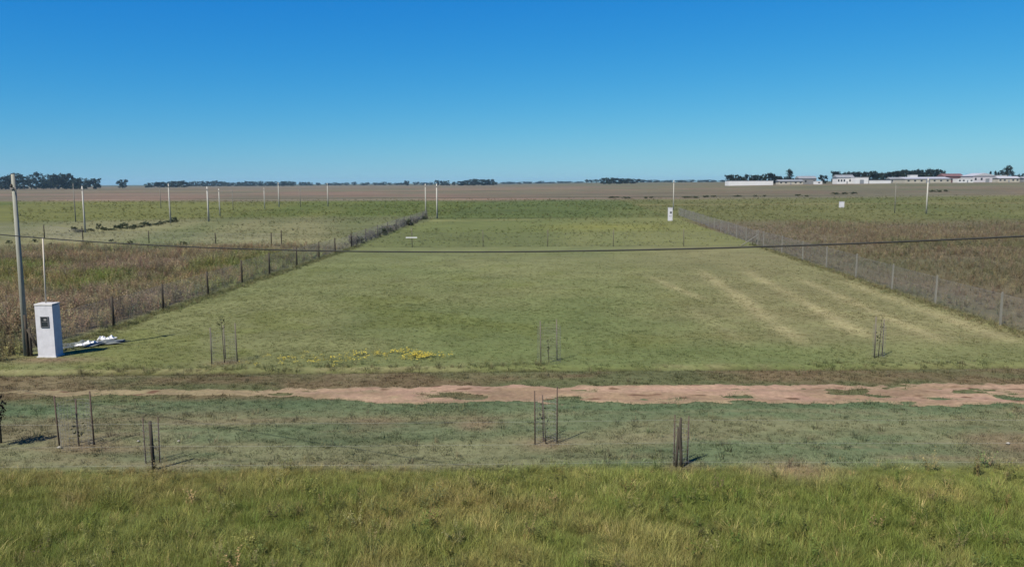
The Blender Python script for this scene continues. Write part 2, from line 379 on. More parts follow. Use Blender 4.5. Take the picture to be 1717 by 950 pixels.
rad = np.concatenate([[0.5, 2.0, 4.0], np.exp(np.arange(math.log(6), math.log(60), 0.0085)), np.exp(np.arange(math.log(60), math.log(9000), 0.013)), [9200]])
A_, R_ = np.meshgrid(ang, rad)
GX, GY = R_ * np.sin(A_), R_ * np.cos(A_)
# sheet faces up
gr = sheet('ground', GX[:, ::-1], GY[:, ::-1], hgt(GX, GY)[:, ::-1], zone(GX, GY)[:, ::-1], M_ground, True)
tag(gr, 'grassy ground of the lots, verges and fields', kind='structure')

# ------------------------------------------------------------------ dirt road
def road_edges(x):
    n = lambda s, k: fbm(x, 0 * x, s, k, 4) - 0.5
    far = 25.3 + 0.45 * n(5, 1) + 0.5 * n(1.2, 3) + 0.35 * n(0.3, 5)
    near = 23.0 + 0.6 * n(6, 4) + 0.8 * n(1.3, 6) + 0.4 * n(0.35, 8) + 1.38 * (1 - sst(-9, -2, x)) - 0.006 * x
    far = far - 0.30 * (1 - sst(-9, -3, x))
    return near, far
def road_mask(x, y):
    ne, fa = road_edges(x)
    isl = fbm(x / 2.2, y, 0.8, 7, 4) + 0.16 * np.exp(-((y - 24.0) / 0.45) ** 2) * np.exp(-((x + 0.6) / 2.6) ** 2)
    thin = 0.02 * (1 - sst(-10, -5, x))
    return np.minimum(np.minimum(y - ne, fa - y), (0.675 - thin - isl) * 2.2)
xs = np.arange(-27, 27, 0.075); ys = np.arange(22.2, 26.2, 0.05)
RX, RY = np.meshgrid(xs, ys); mk = road_mask(RX, RY)
rv, rf, vid = [], [], {}
okc = mk > 0
vi = -np.ones(RX.shape, int); keepf = okc[:-1, :-1] & okc[1:, :-1] & okc[:-1, 1:] & okc[1:, 1:]
use = np.zeros_like(okc); use[:-1, :-1] |= keepf; use[1:, :-1] |= keepf; use[:-1, 1:] |= keepf; use[1:, 1:] |= keepf
vi[use] = np.arange(use.sum())
px, py = RX[use], RY[use]
rut = -0.025 * (np.exp(-((py - 23.65) / 0.22) ** 2) + np.exp(-((py - 24.75) / 0.22) ** 2))
pz = hgt(px, py) + 0.005 + np.clip(mk[use], 0, 0.2) * 0.12 + 0.03 * np.clip(mk[use] * 5, 0, 1) * (fbm(px, py, 0.35, 3, 3) - 0.45) + rut * sst(0, 0.3, mk[use])
q = np.argwhere(keepf)
rf = [(vi[i, j], vi[i, j + 1], vi[i + 1, j + 1], vi[i + 1, j]) for i, j in q]
me = bpy.data.meshes.new('dirt_road'); me.from_pydata(np.stack([px, py, pz], 1).tolist(), [], [tuple(int(k) for k in f) for f in rf])
me.polygons.foreach_set('use_smooth', [True] * len(me.polygons))
rc = mixc(col(180, 150, 129), col(158, 134, 110), sst(0.35, 0.65, fbm(px / 3, py, 0.8, 5, 4)))
rc = mixc(rc, col(160, 144, 116), 1 - sst(0, 0.25, mk[use]))
rc = mixc(rc, col(152, 138, 108), 1 - sst(-11, -3, px))
rc = mixc(rc, col(118, 92, 74), sst(0.74, 0.82, fbm(px / 2.2, py, 0.3, 9, 2)))
rc = rc * (0.9 + 0.2 * fbm(px, py, 0.25, 2, 3))[:, None]
set_cols(me, 'cover', rc); me.materials.append(M_ground)
road = bpy.data.objects.new('dirt_road', me); C.objects.link(road); tag(road, 'pinkish dirt track with grassy patches along the verge', kind='structure')

# ------------------------------------------------------------------ grass and weeds (instanced on points)
def blade(mb, base, h, w_, lean, az, seg=3):
    d = Vector((math.cos(az), math.sin(az), 0)); s = Vector((-d.y, d.x, 0)) * w_ / 2; n = len(mb.v)
    for k in range(seg):
        t = k / seg; p = Vector(base) + d * lean * t * t + Vector((0, 0, h * (t - 0.15 * (lean / h) * t * t)))
        wd = 1 - 0.6 * t; mb.v += [tuple(p - s * wd), tuple(p + s * wd)]
    p = Vector(base) + d * lean + Vector((0, 0, h * (1 - 0.15 * lean / h))); mb.v.append(tuple(p))
    for k in range(seg - 1): a = n + 2 * k; mb.f.append((a, a + 1, a + 3, a + 2))
    a = n + 2 * (seg - 1); mb.f.append((a, a + 1, a + 2))
def tuft(name, nb, h, spread, w_, lean, heads=0):
    mb = MB()
    for k in range(nb):
        r_ = spread * math.sqrt(random.random()); q = random.random() * 6.283
        hh = h * random.uniform(0.45, 1.1); az = q + random.uniform(-1, 1)
        blade(mb, (r_ * math.cos(q), r_ * math.sin(q), -0.02), hh, w_ * random.uniform(0.7, 1.3), hh * lean * random.uniform(0.2, 1.2), az)
    return bpy.data.objects.new(name, mb.mesh(name, M_inst))
def weed(name, ns, h):
    mb = MB()
    for k in range(ns):
        az = random.random() * 6.283; r_ = 0.16 * random.random(); hh = h * random.uniform(0.5, 1.05); le = hh * random.uniform(0.1, 0.4)
        b = Vector((r_ * math.cos(az), r_ * math.sin(az), -0.03)); blade(mb, b, hh, 0.014, le, az)
        for j in range(9):
            t = random.uniform(0.25, 1.0); p = b + Vector((math.cos(az) * le * t * t, math.sin(az) * le * t * t, hh * t))
            q = random.random() * 6.283; s = random.uniform(0.02, 0.055) * (1.2 - 0.5 * t)
            d1 = Vector((math.cos(q), math.sin(q), random.uniform(-0.3, 0.8))).normalized() * s * 2; d2 = d1.cross(Vector((0, 0, 1))).normalized() * s * 0.6
            mb.quad(p, p + d1 * 0.5 + d2, p + d1, p + d1 * 0.5 - d2)
    return bpy.data.objects.new(name, mb.mesh(name, M_inst))
P_tall = [tuft('tall_tuft', 30, 0.34, 0.18, 0.0075, 0.95) for k in range(5)]
P_short = [tuft('short_tuft', 20, 0.075, 0.13, 0.011, 0.9) for k in range(4)]
P_mid = [tuft('mid_tuft', 18, 0.20, 0.10, 0.010, 0.8) for k in range(4)]
P_weed = [weed('weed', 9, 0.75) for k in range(5)]
def flower_proto():
    mb = MB()
    for k in range(7):
        x, y = random.uniform(-.1, .1), random.uniform(-.1, .1); h = random.uniform(.06, .15)
        blade(mb, (x, y, 0), h, 0.005, 0.02, random.random() * 6)
    o = bpy.data.objects.new('flower_stems', mb.mesh('flower_stems', M_inst))
    m2 = MB()
    for k in range(8):
        x, y, h = random.uniform(-.11, .11), random.uniform(-.11, .11), random.uniform(.07, .15); r_ = random.uniform(.014, .026)
        n = len(m2.v); tl = random.uniform(-.5, .5)
        m2.v.append((x, y, h - .006))
        for j in range(8): a = j * math.pi / 4; m2.v.append((x + r_ * math.cos(a), y + r_ * math.sin(a), h + r_ * math.cos(a) * tl))
        for j in range(8): m2.f.append((n, n + 1 + j, n + 1 + (j + 1) % 8))
    return bpy.data.objects.new('flower_heads', m2.mesh('flower_heads', M_yellow))
def scatter(name, x, y, sc_, c, protos, label, cat, tilt=0.15, dz=0.0):
    n = len(x); me = bpy.data.meshes.new(name); me.vertices.add(n)
    me.vertices.foreach_set('co', np.stack([x, y, hgt(x, y) + dz], 1).astype(np.float32).ravel())
    a = me.attributes.new('size', 'FLOAT', 'POINT'); a.data.foreach_set('value', np.asarray(sc_, np.float32))
    a = me.attributes.new('turn', 'FLOAT_VECTOR', 'POINT')
    a.data.foreach_set('vector', np.stack([RNG.normal(0, tilt, n), RNG.normal(0, tilt, n), RNG.uniform(0, 6.283, n)], 1).astype(np.float32).ravel())
    a = me.attributes.new('pick', 'INT', 'POINT'); a.data.foreach_set('value', RNG.integers(0, len(protos), n).astype(np.int32))
    set_cols(me, 'col', np.clip(c, 0.003, 0.8))
    o = bpy.data.objects.new(name, me); C.objects.link(o)
    g = bpy.data.node_groups.new(name, 'GeometryNodeTree'); g.interface.new_socket('Geometry', in_out='INPUT', socket_type='NodeSocketGeometry'); g.interface.new_socket('Geometry', in_out='OUTPUT', socket_type='NodeSocketGeometry')
    N = g.nodes; l = g.links; gi = N.new('NodeGroupInput'); go = N.new('NodeGroupOutput'); ip = N.new('GeometryNodeInstanceOnPoints')
    gti = N.new('GeometryNodeGeometryToInstance')
    for p in reversed(protos):
        oi = N.new('GeometryNodeObjectInfo'); oi.inputs['Object'].default_value = p; l.new(oi.outputs['Geometry'], gti.inputs[0])
    def na(nm, ty):
        q = N.new('GeometryNodeInputNamedAttribute'); q.data_type = ty; q.inputs[0].default_value = nm; return q.outputs[0]
    l.new(gi.outputs[0], ip.inputs['Points']); l.new(gti.outputs[0], ip.inputs['Instance']); ip.inputs['Pick Instance'].default_value = True
    l.new(na('pick', 'INT'), ip.inputs['Instance Index']); l.new(na('turn', 'FLOAT_VECTOR'), ip.inputs['Rotation']); l.new(na('size', 'FLOAT'), ip.inputs['Scale'])
    l.new(ip.outputs[0], go.inputs[0])
    md = o.modifiers.new('scatter', 'NODES'); md.node_group = g
    return tag(o, label, cat, kind='stuff')
def pts(x0, x1, y0, y1, dens):
    n = int((x1 - x0) * (y1 - y0) * dens); return RNG.uniform(x0, x1, n), RNG.uniform(y0, y1, n)
def inview(x, y, m=260):
    u = U0 + F * x / y; return (u > -m) & (u < 1717 + m)
def jit(c, s): return c * (1 + RNG.normal(0, s, (len(c), 1))) * (1 + RNG.normal(0, s * 0.35, c.shape))

# tall grass in front
x, y = pts(-17, 17, 8.5, 18.9, 88); k = inview(x, y, 330); x, y = x[k], y[k]
edge = 17.75 + 0.5 * (fbm(x, y, 6, 1, 3) - 0.5) + 0.35 * (vn(x, y, 0.7, 3) - 0.5)
k = (y < edge + 0.9 * RNG.random(len(x)) ** 3) & (RNG.random(len(x)) < 0.35 + 1.1 * fbm(x, y, 1.1, 4, 3)); x, y = x[k], y[k]
c = zone(x, y); t = fbm(x, y, 2.2, 7, 4)
c = mixc(c, col(122, 114, 70), sst(0.5, 0.72, t) * 0.8); c = mixc(c, col(84, 98, 42), sst(0.55, 0.75, fbm(x, y, 1.3, 10, 3)) * 0.7)
lb = np.exp(-((x + 9) / 5) ** 2) * sst(15, 18, y); c = mixc(c, col(118, 104, 66), lb * 0.7)
straw = RNG.random(len(x)) < 0.05; c[straw] = col(150, 138, 92)
s = (0.5 + 0.55 * fbm(x, y, 0.9, 6, 3)) * RNG.uniform(0.6, 1.25, len(x)) * (0.35 + 0.65 * sst(-0.4, 2.2, 18.0 - y - 1.2 * (vn(x, y, 2.5, 8) - .5)))
scatter('tall_grass', x, y, s, jit(c * (2.75 + 0.6 * (fbm(x, y, 0.5, 9, 3)[:, None] - 0.4) + 0.3 * sst(-4, 3, x)[:, None]), 0.13), P_tall, 'tall rough grass in front of the mown verge', 'grass')
# taller stalks and broad weeds standing in it
x, y = pts(-17, 17, 8.5, 17.9, 4.5); k = inview(x, y, 330) & (RNG.random(len(x)) < 2.2 * (fbm(x, y, 2.0, 5, 3) - 0.3)); x, y = x[k], y[k]
c = mixc(zone(x, y) * 2.0, col(150, 138, 96) * 1.5, (RNG.random(len(x)) < 0.5) * RNG.random(len(x)))
scatter('grass_weeds', x, y, 0.4 + 0.3 * RNG.random(len(x)), jit(c, 0.2), P_weed, 'seeding stalks standing among the tall rough grass', 'weeds')
# mown grass on verges and lawn
def mown(name, x, y, s, label, gain=1.32):
    r_ = road_mask(x, y) > 0.05; k = ~((road_mask(x, y) > 0.05 + 0.22 * vn(x, y, 0.4, 5) ** 2) & (y > 22.0) & (y < 26.3)); x, y, s = x[k], y[k], s[k]
    scatter(name, x, y, s, jit(zone(x, y) * gain, 0.09), P_short, label, 'grass')
x, y = pts(-22, 22, 17.6, 27.4, 42); k = inview(x, y); x, y = x[k], y[k]
mown('verge_grass', x, y, 0.5 + 0.9 * fbm(x, y, 1.2, 3, 3), 'short mown grass beside the dirt track')
x, y = pts(-24, 34, 27.8, 76, 26); k = inview(x, y, 150) & (x > XL(y) - 0.3) & (x < XR(y) + 0.3); x, y = x[k], y[k]
k = RNG.random(len(x)) < 1 - 0.9 * sst(36, 74, y); x, y = x[k], y[k]
mown('lawn_grass', x, y, 0.5 + 0.8 * fbm(x, y, 2, 3, 3), 'mown lawn inside the fenced lot')
# rough grass on ditch lip, along the fences, on the verge
x, y = pts(-24, 24, 26.4, 28.6, 16); k = (np.abs(y - ditch_y(x) - 0.35) < 0.1 + 0.5 * vn(x, y, 1, 2)) & (vn(x, y, 2.3, 6) > 0.35); x, y = x[k], y[k]
x2, y2 = pts(-22, 22, 17.8, 27.4, 1.6); x = np.r_[x, x2]; y = np.r_[y, y2]
yy = RNG.uniform(31, 84, 1500); xx = XL(yy) + RNG.normal(0.25, 0.28, 1500); yz = RNG.uniform(31, 84, 1700); xz = XR(yz) - RNG.normal(0.1, 0.35, 1700)
x = np.r_[x, xx, xz]; y = np.r_[y, yy, yz]; k = ~((road_mask(x, y) > -0.05) & (y > 22.0) & (y < 26.3)); x, y = x[k], y[k]
c = mixc(zone(x, y) * 1.35, col(140, 132, 98) * 1.3, RNG.random(len(x)) * 0.6)
scatter('rough_grass', x, y, 0.6 + 0.8 * RNG.random(len(x)), jit(c, 0.15), P_mid, 'rough uncut grass along the ditch and fences', 'grass')
# tussocks over the farther lots and fields
th = RNG.uniform(-0.62, 0.66, 26000); yy = np.exp(RNG.uniform(math.log(70), math.log(330), 26000)); xx = th * yy
k = ~((xx > XL(yy)) & (xx < XR(yy)) & (yy < Y_BACK)) & (RNG.random(26000) < 2.4 * (fbm(xx / 2, yy / 2, 9, 2, 4) - 0.28)); x, y = xx[k], yy[k]
c = zone(x, y) * 1.25; c = mixc(c, col(88, 92, 54) * 1.2, (RNG.random(len(x)) < 0.22) * 0.6); c = mixc(c, col(148, 142, 104) * 1.2, (RNG.random(len(x)) < 0.15) * 0.7)
scatter('field_tussocks', x, y, (0.7 + 1.1 * RNG.random(len(x))) * np.clip(y / 110, 0.8, 2.0), jit(c, 0.15), P_mid, 'grass tussocks scattered over the far fields', 'grass')
# weeds left and right of the lot
x, y = pts(-75, -14, 29.2, 88, 9); k = inview(x, y, 160) & (x < XL(y) - 0.35) & (RNG.random(len(x)) < (0.2 + 1.2 * fbm(x, y, 4, 3, 3)) * (1 - sst(70, 87, y + 16 * (fbm(x, y, 9, 7, 3) - .5)))); x, y = x[k], y[k]
c = zone(x, y); c = mixc(c, col(126, 104, 82), RNG.random(len(x)) * sst(0.4, 0.7, fbm(x, y, 5, 8, 3))); c = mixc(c, col(138, 130, 96), (RNG.random(len(x)) < 0.2) * 0.7); c = mixc(c, col(66, 60, 40), sst(0.58, 0.75, fbm(x, y, 2.5, 2, 3)) * 0.6)
scatter('dry_weeds', x, y, 0.6 + 0.75 * fbm(x, y, 6, 5, 3), jit(c * 2.55, 0.24), P_weed, 'tall reddish brown weeds in the overgrown lot', 'weeds')
x, y = pts(15, 105, 30, 132, 5.5); k = inview(x, y, 160) & (x > XR(y) + 0.35) & (RNG.random(len(x)) < (0.2 + 1.2 * fbm(x, y, 5, 3, 3)) * (1 - sst(88, 132, y + 40 * (fbm(x, y, 16, 7, 3) - .5)))); x, y = x[k], y[k]
c = zone(x, y); c = mixc(c, col(124, 110, 86), RNG.random(len(x)) * 0.6); c = mixc(c, col(100, 104, 70), sst(0.5, 0.7, fbm(x, y, 7, 9, 3)) * 0.6); c = mixc(c, col(146, 134, 106), (RNG.random(len(x)) < 0.10) * 0.8)
near = 1 - sst(1, 14, x - XR(y) - 0.08 * (y - 40))
scatter('brown_weeds', x, y, (0.55 + 0.7 * fbm(x, y, 6, 5, 3)) * (1 - 0.45 * near), jit(c * 2.1, 0.2), P_weed, 'brown weeds in the field beyond the concrete posts', 'weeds')
# yellow flowers on the lawn
fx, fy = [], []
for p, r_, d in FLOWERS:
    n = int(34 * r_ * d); fx.append(RNG.normal(p.x, r_ * 0.5, n)); fy.append(RNG.normal(p.y, 0.42 * r_ * 0.6, n))
fx = np.concatenate(fx); fy = np.maximum(np.concatenate(fy), ditch_y(fx) + 0.5)
scatter('yellow_flowers', fx, fy, 0.7 + 0.6 * RNG.random(len(fx)), np.full((len(fx), 3), 0.1), [flower_proto(), flower_proto()], 'patches of small yellow flowers in the lawn', 'flowers')

# ------------------------------------------------------------------ trees and bushes
def leafquad(mb, p, s, flat=0.0):
    n = Vector((random.gauss(0, 1), random.gauss(0, 1), random.gauss(0, 1) + flat)).normalized()
    a = n.orthogonal().normalized(); b = n.cross(a); q = random.random() * 6.28
    a, b = a * math.cos(q) + b * math.sin(q), b * math.cos(q) - a * math.sin(q)
    a *= s; b *= s * 0.55
    mb.quad(p - a, p + b * 0.9 - a * .1, p + a, p - b * 0.9 + a * .1)
def crown_mesh(name, kind, m, nclump=26, nleaf=30, ls=0.055):
    """unit tree crown, height 1"""
    mb = MB(); cl = []
    for k in range(nclump):
        if kind == 'conifer':
            z = random.uniform(0.08, 0.97) ; r_ = 0.2 * (1 - z) + 0.02; q = random.random() * 6.28; r2 = r_ * random.uniform(0.3, 1)
            cl.append((r2 * math.cos(q), r2 * math.sin(q), z, 0.05 + 0.10 * (1 - z)))
        elif kind == 'gum':
            z = random.uniform(0.42, 0.92); q = random.random() * 6.28; r2 = 0.36 * math.sqrt(random.random()) * (1.2 - 0.5 * z)
            cl.append((r2 * math.cos(q), r2 * math.sin(q), z, random.uniform(0.06, 0.13)))
        elif kind == 'round':
            z = random.uniform(0.1, 0.88); q = random.random() * 6.28; r2 = 0.5 * math.sqrt(random.random()) * math.sqrt(max(0.05, 1 - ((z - 0.5) / 0.5) ** 2))
            cl.append((r2 * math.cos(q), r2 * math.sin(q), z, random.uniform(0.10, 0.17)))
        else:
            z = random.uniform(0.1, 0.75); q = random.random() * 6.28; r2 = 0.7 * math.sqrt(random.random()) * (1.1 - 0.7 * z)
            cl.append((r2 * math.cos(q), r2 * math.sin(q), z, random.uniform(0.12, 0.22)))
    for (x, y, z, r_) in cl:
        for j in range(nleaf):
            v = Vector((random.gauss(0, 1), random.gauss(0, 1), random.gauss(0, 0.75))); v = v.normalized() * r_ * random.random() ** 0.4
            p = Vector((x, y, z)) + v
            if p.z < 0.02: p.z = 0.02 + random.random() * .05
            leafquad(mb, p, ls * random.uniform(0.6, 1.3), 0.5)
    return mb.mesh(name, m), cl
def trunk_mesh(name, cl, kind):
    mb = MB(); h = {'conifer': 0.9, 'gum': 0.8, 'round': 0.6, 'bush': 0.35}[kind]; r_ = {'conifer': 0.02, 'gum': 0.02, 'round': 0.03, 'bush': 0.03}[kind]
    b = random.uniform(-.02, .02)
    mb.tube([(0, 0, -0.02), (b, 0, h * 0.3), (b * 2, b, h * 0.65), (b, b, h)], [r_ * 1.3, r_, r_ * 0.7, r_ * 0.3], 7)
    for (x, y, z, q) in cl[:9]:
        z0 = min(h * 0.8, z * 0.6); mb.tube([(b * 1.5, b * .5, z0), (x * 0.55, y * 0.55, (z + z0) / 2 + 0.03), (x, y, z)], [r_ * 0.5, r_ * 0.33, r_ * 0.12], 5, False)
    return mb.mesh(name, M_bark)
VAR = {}
for kind, n_, nc, nl, ls in (('gum', 4, 30, 30, 0.042), ('round', 4, 30, 42, 0.055), ('conifer', 2, 34, 26, 0.035), ('bush', 4, 20, 30, 0.075)):
    VAR[kind] = []
    for k in range(n_):
        m = M_bush if kind == 'bush' else M_leafs[k % 3]
        me, cl = crown_mesh('crown', kind, m, nc, nl, ls); VAR[kind].append((me, trunk_mesh('trunk', cl, kind)))
drybush = [crown_mesh('crown', 'bush', M_bush_d, 22, 34, 0.06) for k in range(3)]
VAR['drybush'] = [(me, trunk_mesh('trunk', cl, 'bush')) for me, cl in drybush]
NV = [0]
def tree(name, P, h, wd, kind, label, cat='tree', group=None, sink=0.0):
    NV[0] += 1; crown, tr = VAR[kind][NV[0] % len(VAR[kind])]
    e = empty(name, (P.x, P.y, P.z - sink), label, cat, group, random.random() * 6.28)
    bw = {'gum': 0.75, 'round': 1.05, 'conifer': 0.42, 'bush': 1.4, 'drybush': 1.4}[kind]
    s = (wd / bw, wd / bw, h)
    put('stem' if cat == 'bush' else 'trunk', tr, e, sca=s); put('foliage' if cat == 'bush' else 'crown', crown, e, sca=s)
    return e
def tree_px(name, u, vtop, wpx, Y, kind, label, cat='tree', group=None, sink=0.0):
    P = on(u, Y); h = height_to(P, vtop); return tree(name, P, h, wpx / F * Y, kind, label, cat, group, sink)
# grove on the left horizon
for (u, vt, wp, kd) in ((-22, 290, 26, 'round'), (2, 293, 26, 'round'), (14, 296, 22, 'round'), (24, 289, 24, 'gum'), (40, 292, 26, 'gum'), (52, 300, 22, 'round'), (61, 288, 17, 'gum'), (72, 300, 24, 'round'),
                        (84, 291, 26, 'round'), (97, 290, 26, 'round'), (110, 288, 26, 'round'), (120, 294, 24, 'round'), (133, 297, 26, 'round'), (145, 301, 20, 'round'), (159, 297, 18, 'round'), (8, 302, 26, 'round'), (34, 303, 26, 'round'), (90, 302, 26, 'round'), (125, 303, 24, 'round')):
    own = {24: 'tall open-crowned gum right behind the top of the tall roadside pole', 40: 'open-crowned gum beside the sky gap in the dense grove', 61: 'slender upright gum between the sky gap and the darkest clump of the dense grove', 159: 'detached rounded tree at the thin end of the dense grove'}.get(u)
    tree_px('grove_tree', u, vt, wp * 1.15, 1250 + random.uniform(-50, 70), kd, own or 'dark round tree in the dense grove behind the tall roadside pole', group='trees of the dense grove')
tree_px('lone_tree', 205, 299, 18, 1400, 'round', 'lone rounded tree on the horizon between the groves')
for k, (u, vt, wp) in enumerate(((248, 308, 14), (258, 305, 18), (268, 304, 20), (280, 305, 16), (290, 303, 20), (300, 302, 20), (309, 304, 16))):
    tree_px('grove_tree', u, vt, wp * 1.2, 1700 + random.uniform(-40, 40), 'round', 'small dark tree in the low grove beside the lone rounded tree', group='trees of the low grove')
for k in range(26):
    u = 322 + k * 6.6 + random.uniform(-2, 2)
    tree_px('horizon_tree', u, random.uniform(302.5, 306) - (1.5 if 350 < u < 375 else 0), 12, 2300 + random.uniform(-90, 90), 'round', 'tiny tree in the long low treeline behind the row of pale poles', group='trees of the long low treeline')
for k in range(24):
    u = 495 + k * 10 + random.uniform(-4, 4)
    tree_px('horizon_tree', u, random.uniform(304, 306.5), random.uniform(8, 14), 2700 + random.uniform(-150, 150), 'round', 'tiny tree in the sparse hazy treeline on the flat horizon', group='trees of the sparse hazy treeline')
tree_px('horizon_tree', 682, 302, 9, 2000, 'round', 'small upright tree standing out of the sparse hazy treeline')
for (u, vt, wp) in ((733, 301, 9), (742, 302, 10), (750, 302, 9), (761, 304, 7)):
    tree_px('horizon_tree', u, vt, wp * 1.2, 1900, 'round', 'small tree in the loose cluster beside the flat-topped grove', group='trees of the loose cluster')
for (u, vt, wp) in ((774, 303, 16), (783, 301, 18), (793, 300, 18), (803, 299, 20), (812, 300, 18), (821, 299, 14), (828, 303, 12)):
    tree_px('grove_tree', u, vt, wp * 1.2, 1850 + random.uniform(-30, 30), 'round', 'tree of the flat-topped grove on the middle of the horizon', group='trees of the flat-topped grove')
for k in range(15):
    u = 842 + k * 9.5 + random.uniform(-3, 3)
    tree_px('horizon_tree', u, random.uniform(302.8, 305), 13, 3300 + random.uniform(-100, 100), 'round', 'faint bluish tree in the farthest treeline between two groves', group='trees of the farthest treeline')
for (u, vt, wp) in ((984, 300.5, 8), (992, 301, 8), (1000, 300.5, 8)):
    tree_px('horizon_tree', u, vt, wp * 1.3, 1900, 'gum', 'thin pale-trunked tree beside the dark square-cut grove', group='thin trees beside the square-cut grove')
for (u, vt, wp) in ((1012, 297, 14), (1020, 297, 16), (1030, 297, 16), (1039, 298, 16), (1048, 298, 16), (1057, 299, 15), (1066, 299.5, 14)):
    tree_px('grove_tree', u, vt, wp * 1.25, 1500 + random.uniform(-25, 25), 'round', 'tree of the dark square-cut grove on the horizon', group='trees of the dark square-cut grove')
for k in range(12):
    u = 1078 + k * 12 + random.uniform(-3, 3)
    tree_px('horizon_tree', u, random.uniform(300.5, 302.5), 15, 2600 + random.uniform(-100, 100), 'round', 'low tree in the thin line between the square-cut grove and the town', group='trees of the thin line')
# town trees
TT = ((1224, 294, 14, 'round'), (1233, 293, 16, 'round'), (1243, 297, 10, 'round'), (1251, 293, 9, 'round'), (1263, 294, 16, 'round'), (1273, 295, 12, 'round'), (1284, 292, 16, 'round'), (1294, 291, 16, 'round'), (1304, 296, 14, 'round'), (1312, 297, 12, 'round'))
for (u, vt, wp, kd) in TT: tree_px('town_tree', u, vt - 2.5, wp * 1.4, 760 + random.uniform(-8, 8), kd, 'dark tree in the row behind the long white shed', group='trees behind the long white shed')
tree_px('conifer', 1323, 283, 19, 735, 'conifer', 'tall pointed dark conifer near the long white shed')
tree_px('town_tree', 1380, 292, 15, 735, 'round', 'dense squat dark tree between the grey house and the white house')
for k in range(15):
    u = 1402 + k * 7.6; tree_px('town_tree', u, random.uniform(283, 288.5), 19, 790 + random.uniform(-10, 10), 'round', 'tree in the row behind the white house with dark openings', group='trees behind the white house')
for k in range(12):
    u = 1510 + k * 6.2; tree_px('town_tree', u, random.uniform(280.5, 286.5), 19, 820 + random.uniform(-10, 10), 'round', 'tree in the row behind the warehouse', group='trees behind the warehouse')
for (u, vt, wp) in ((1660, 287, 5), (1668, 286, 6), (1673, 288, 5)):
    tree_px('conifer', u, vt, wp * 1.4, 790, 'conifer', 'small thin conifer behind the pale gabled building', group='thin conifers behind the gabled building')
tree_px('town_tree', 1690, 276, 17, 790, 'gum', 'tall loose gum tree rising over the pale gabled building')
tree_px('town_tree', 1682, 284, 16, 800, 'gum', 'lower gum tree beside the tall loose gum tree')
for u, vt in ((1640, 293), (1700, 292), (1714, 290), (1725, 289), (1592, 292), (1600, 294)):
    tree_px('town_tree', u, vt, 16, 800, 'round', 'dark round tree standing between the buildings on the town edge', group='trees on the town edge')
# hedge bushes out in the fields
for (u, v, hp, wp) in ((124, 388, 12, 8), (140, 389, 9, 10), (166, 384, 13, 7), (176, 386, 8, 9), (196, 385, 11, 11), (206, 383, 15, 11), (217, 384, 9, 10), (226, 382, 9, 7), (242, 379, 10, 12), (286, 373, 9, 12), (292, 372, 12, 7), (154, 387, 6, 12), (186, 386, 5, 13), (232, 381, 6, 12), (252, 378, 6, 12), (262, 377, 5, 13), (273, 375, 6, 12), (132, 389, 6, 10)):
    P = at(u, v); d = P.y; tree('bush', P, hp / F * d * 0.85, wp / F * d * 1.7, 'bush', 'dark green bush in the hedge between the two pale poles', 'bush', 'bushes of the left hedge')
for (u, v, hp, wp) in ((16, 408, 7, 9), (58, 406, 7, 8), (187, 406, 6, 9), (217, 410, 9, 10), (307, 411, 8, 12), (85, 414, 9, 8), (148, 412, 8, 9)):
    P = at(u, v); d = P.y; tree('bush', P, hp / F * d, wp / F * d * 1.2, 'bush', 'small bush at the back of the reddish weed lot', 'bush', 'bushes behind the weed lot')
for (u, v, wp) in ((1030, 332, 22), (1050, 333, 18), (1082, 333, 9), (1092, 333, 9), (1150, 332, 18), (1165, 332, 16), (1182, 331, 16), (1196, 331, 12), (1236, 330, 16), (1266, 330, 8), (1282, 330, 8), (1338, 329, 13), (1352, 330, 8)):
    P = at(u, v); d = P.y; tree('bush', P, 4.0 / F * d, wp / F * d, 'bush', 'low dark bush on the far edge of the green field', 'bush', 'bushes edging the green field')
for (u, v, wp) in ((1400, 326, 16), (1414, 326, 16), (1430, 325.5, 16), (1562, 322, 12), (1574, 322, 12), (1586, 321.5, 10)):
    P = at(u, v); d = P.y; tree('bush', P, 4.5 / F * d, wp / F * d, 'bush', 'low olive bush in the brown field below the town', 'bush', 'bushes below the town')
# overgrown hedge on the second lot's left fence
a, b = at(592, 413), at(712, 366)
for k in range(24):
    t = (k + 0.5) / 24; P = a.lerp(b, t) + Vector((random.uniform(-.5, .2), 0, 0)); P.z = float(hgt(P.x, P.y))
    gb = random.random() < 0.4
    tree('bush', P, random.uniform(0.65, 1.35), random.uniform(1.0, 2.1), 'bush' if gb else 'drybush', 'dark green bush among the greyish ones along the farther lot' if gb else 'greyish dry bush in the hedge along the farther lot', 'bush', 'green bushes in the dry hedge' if gb else 'bushes of the dry hedge')

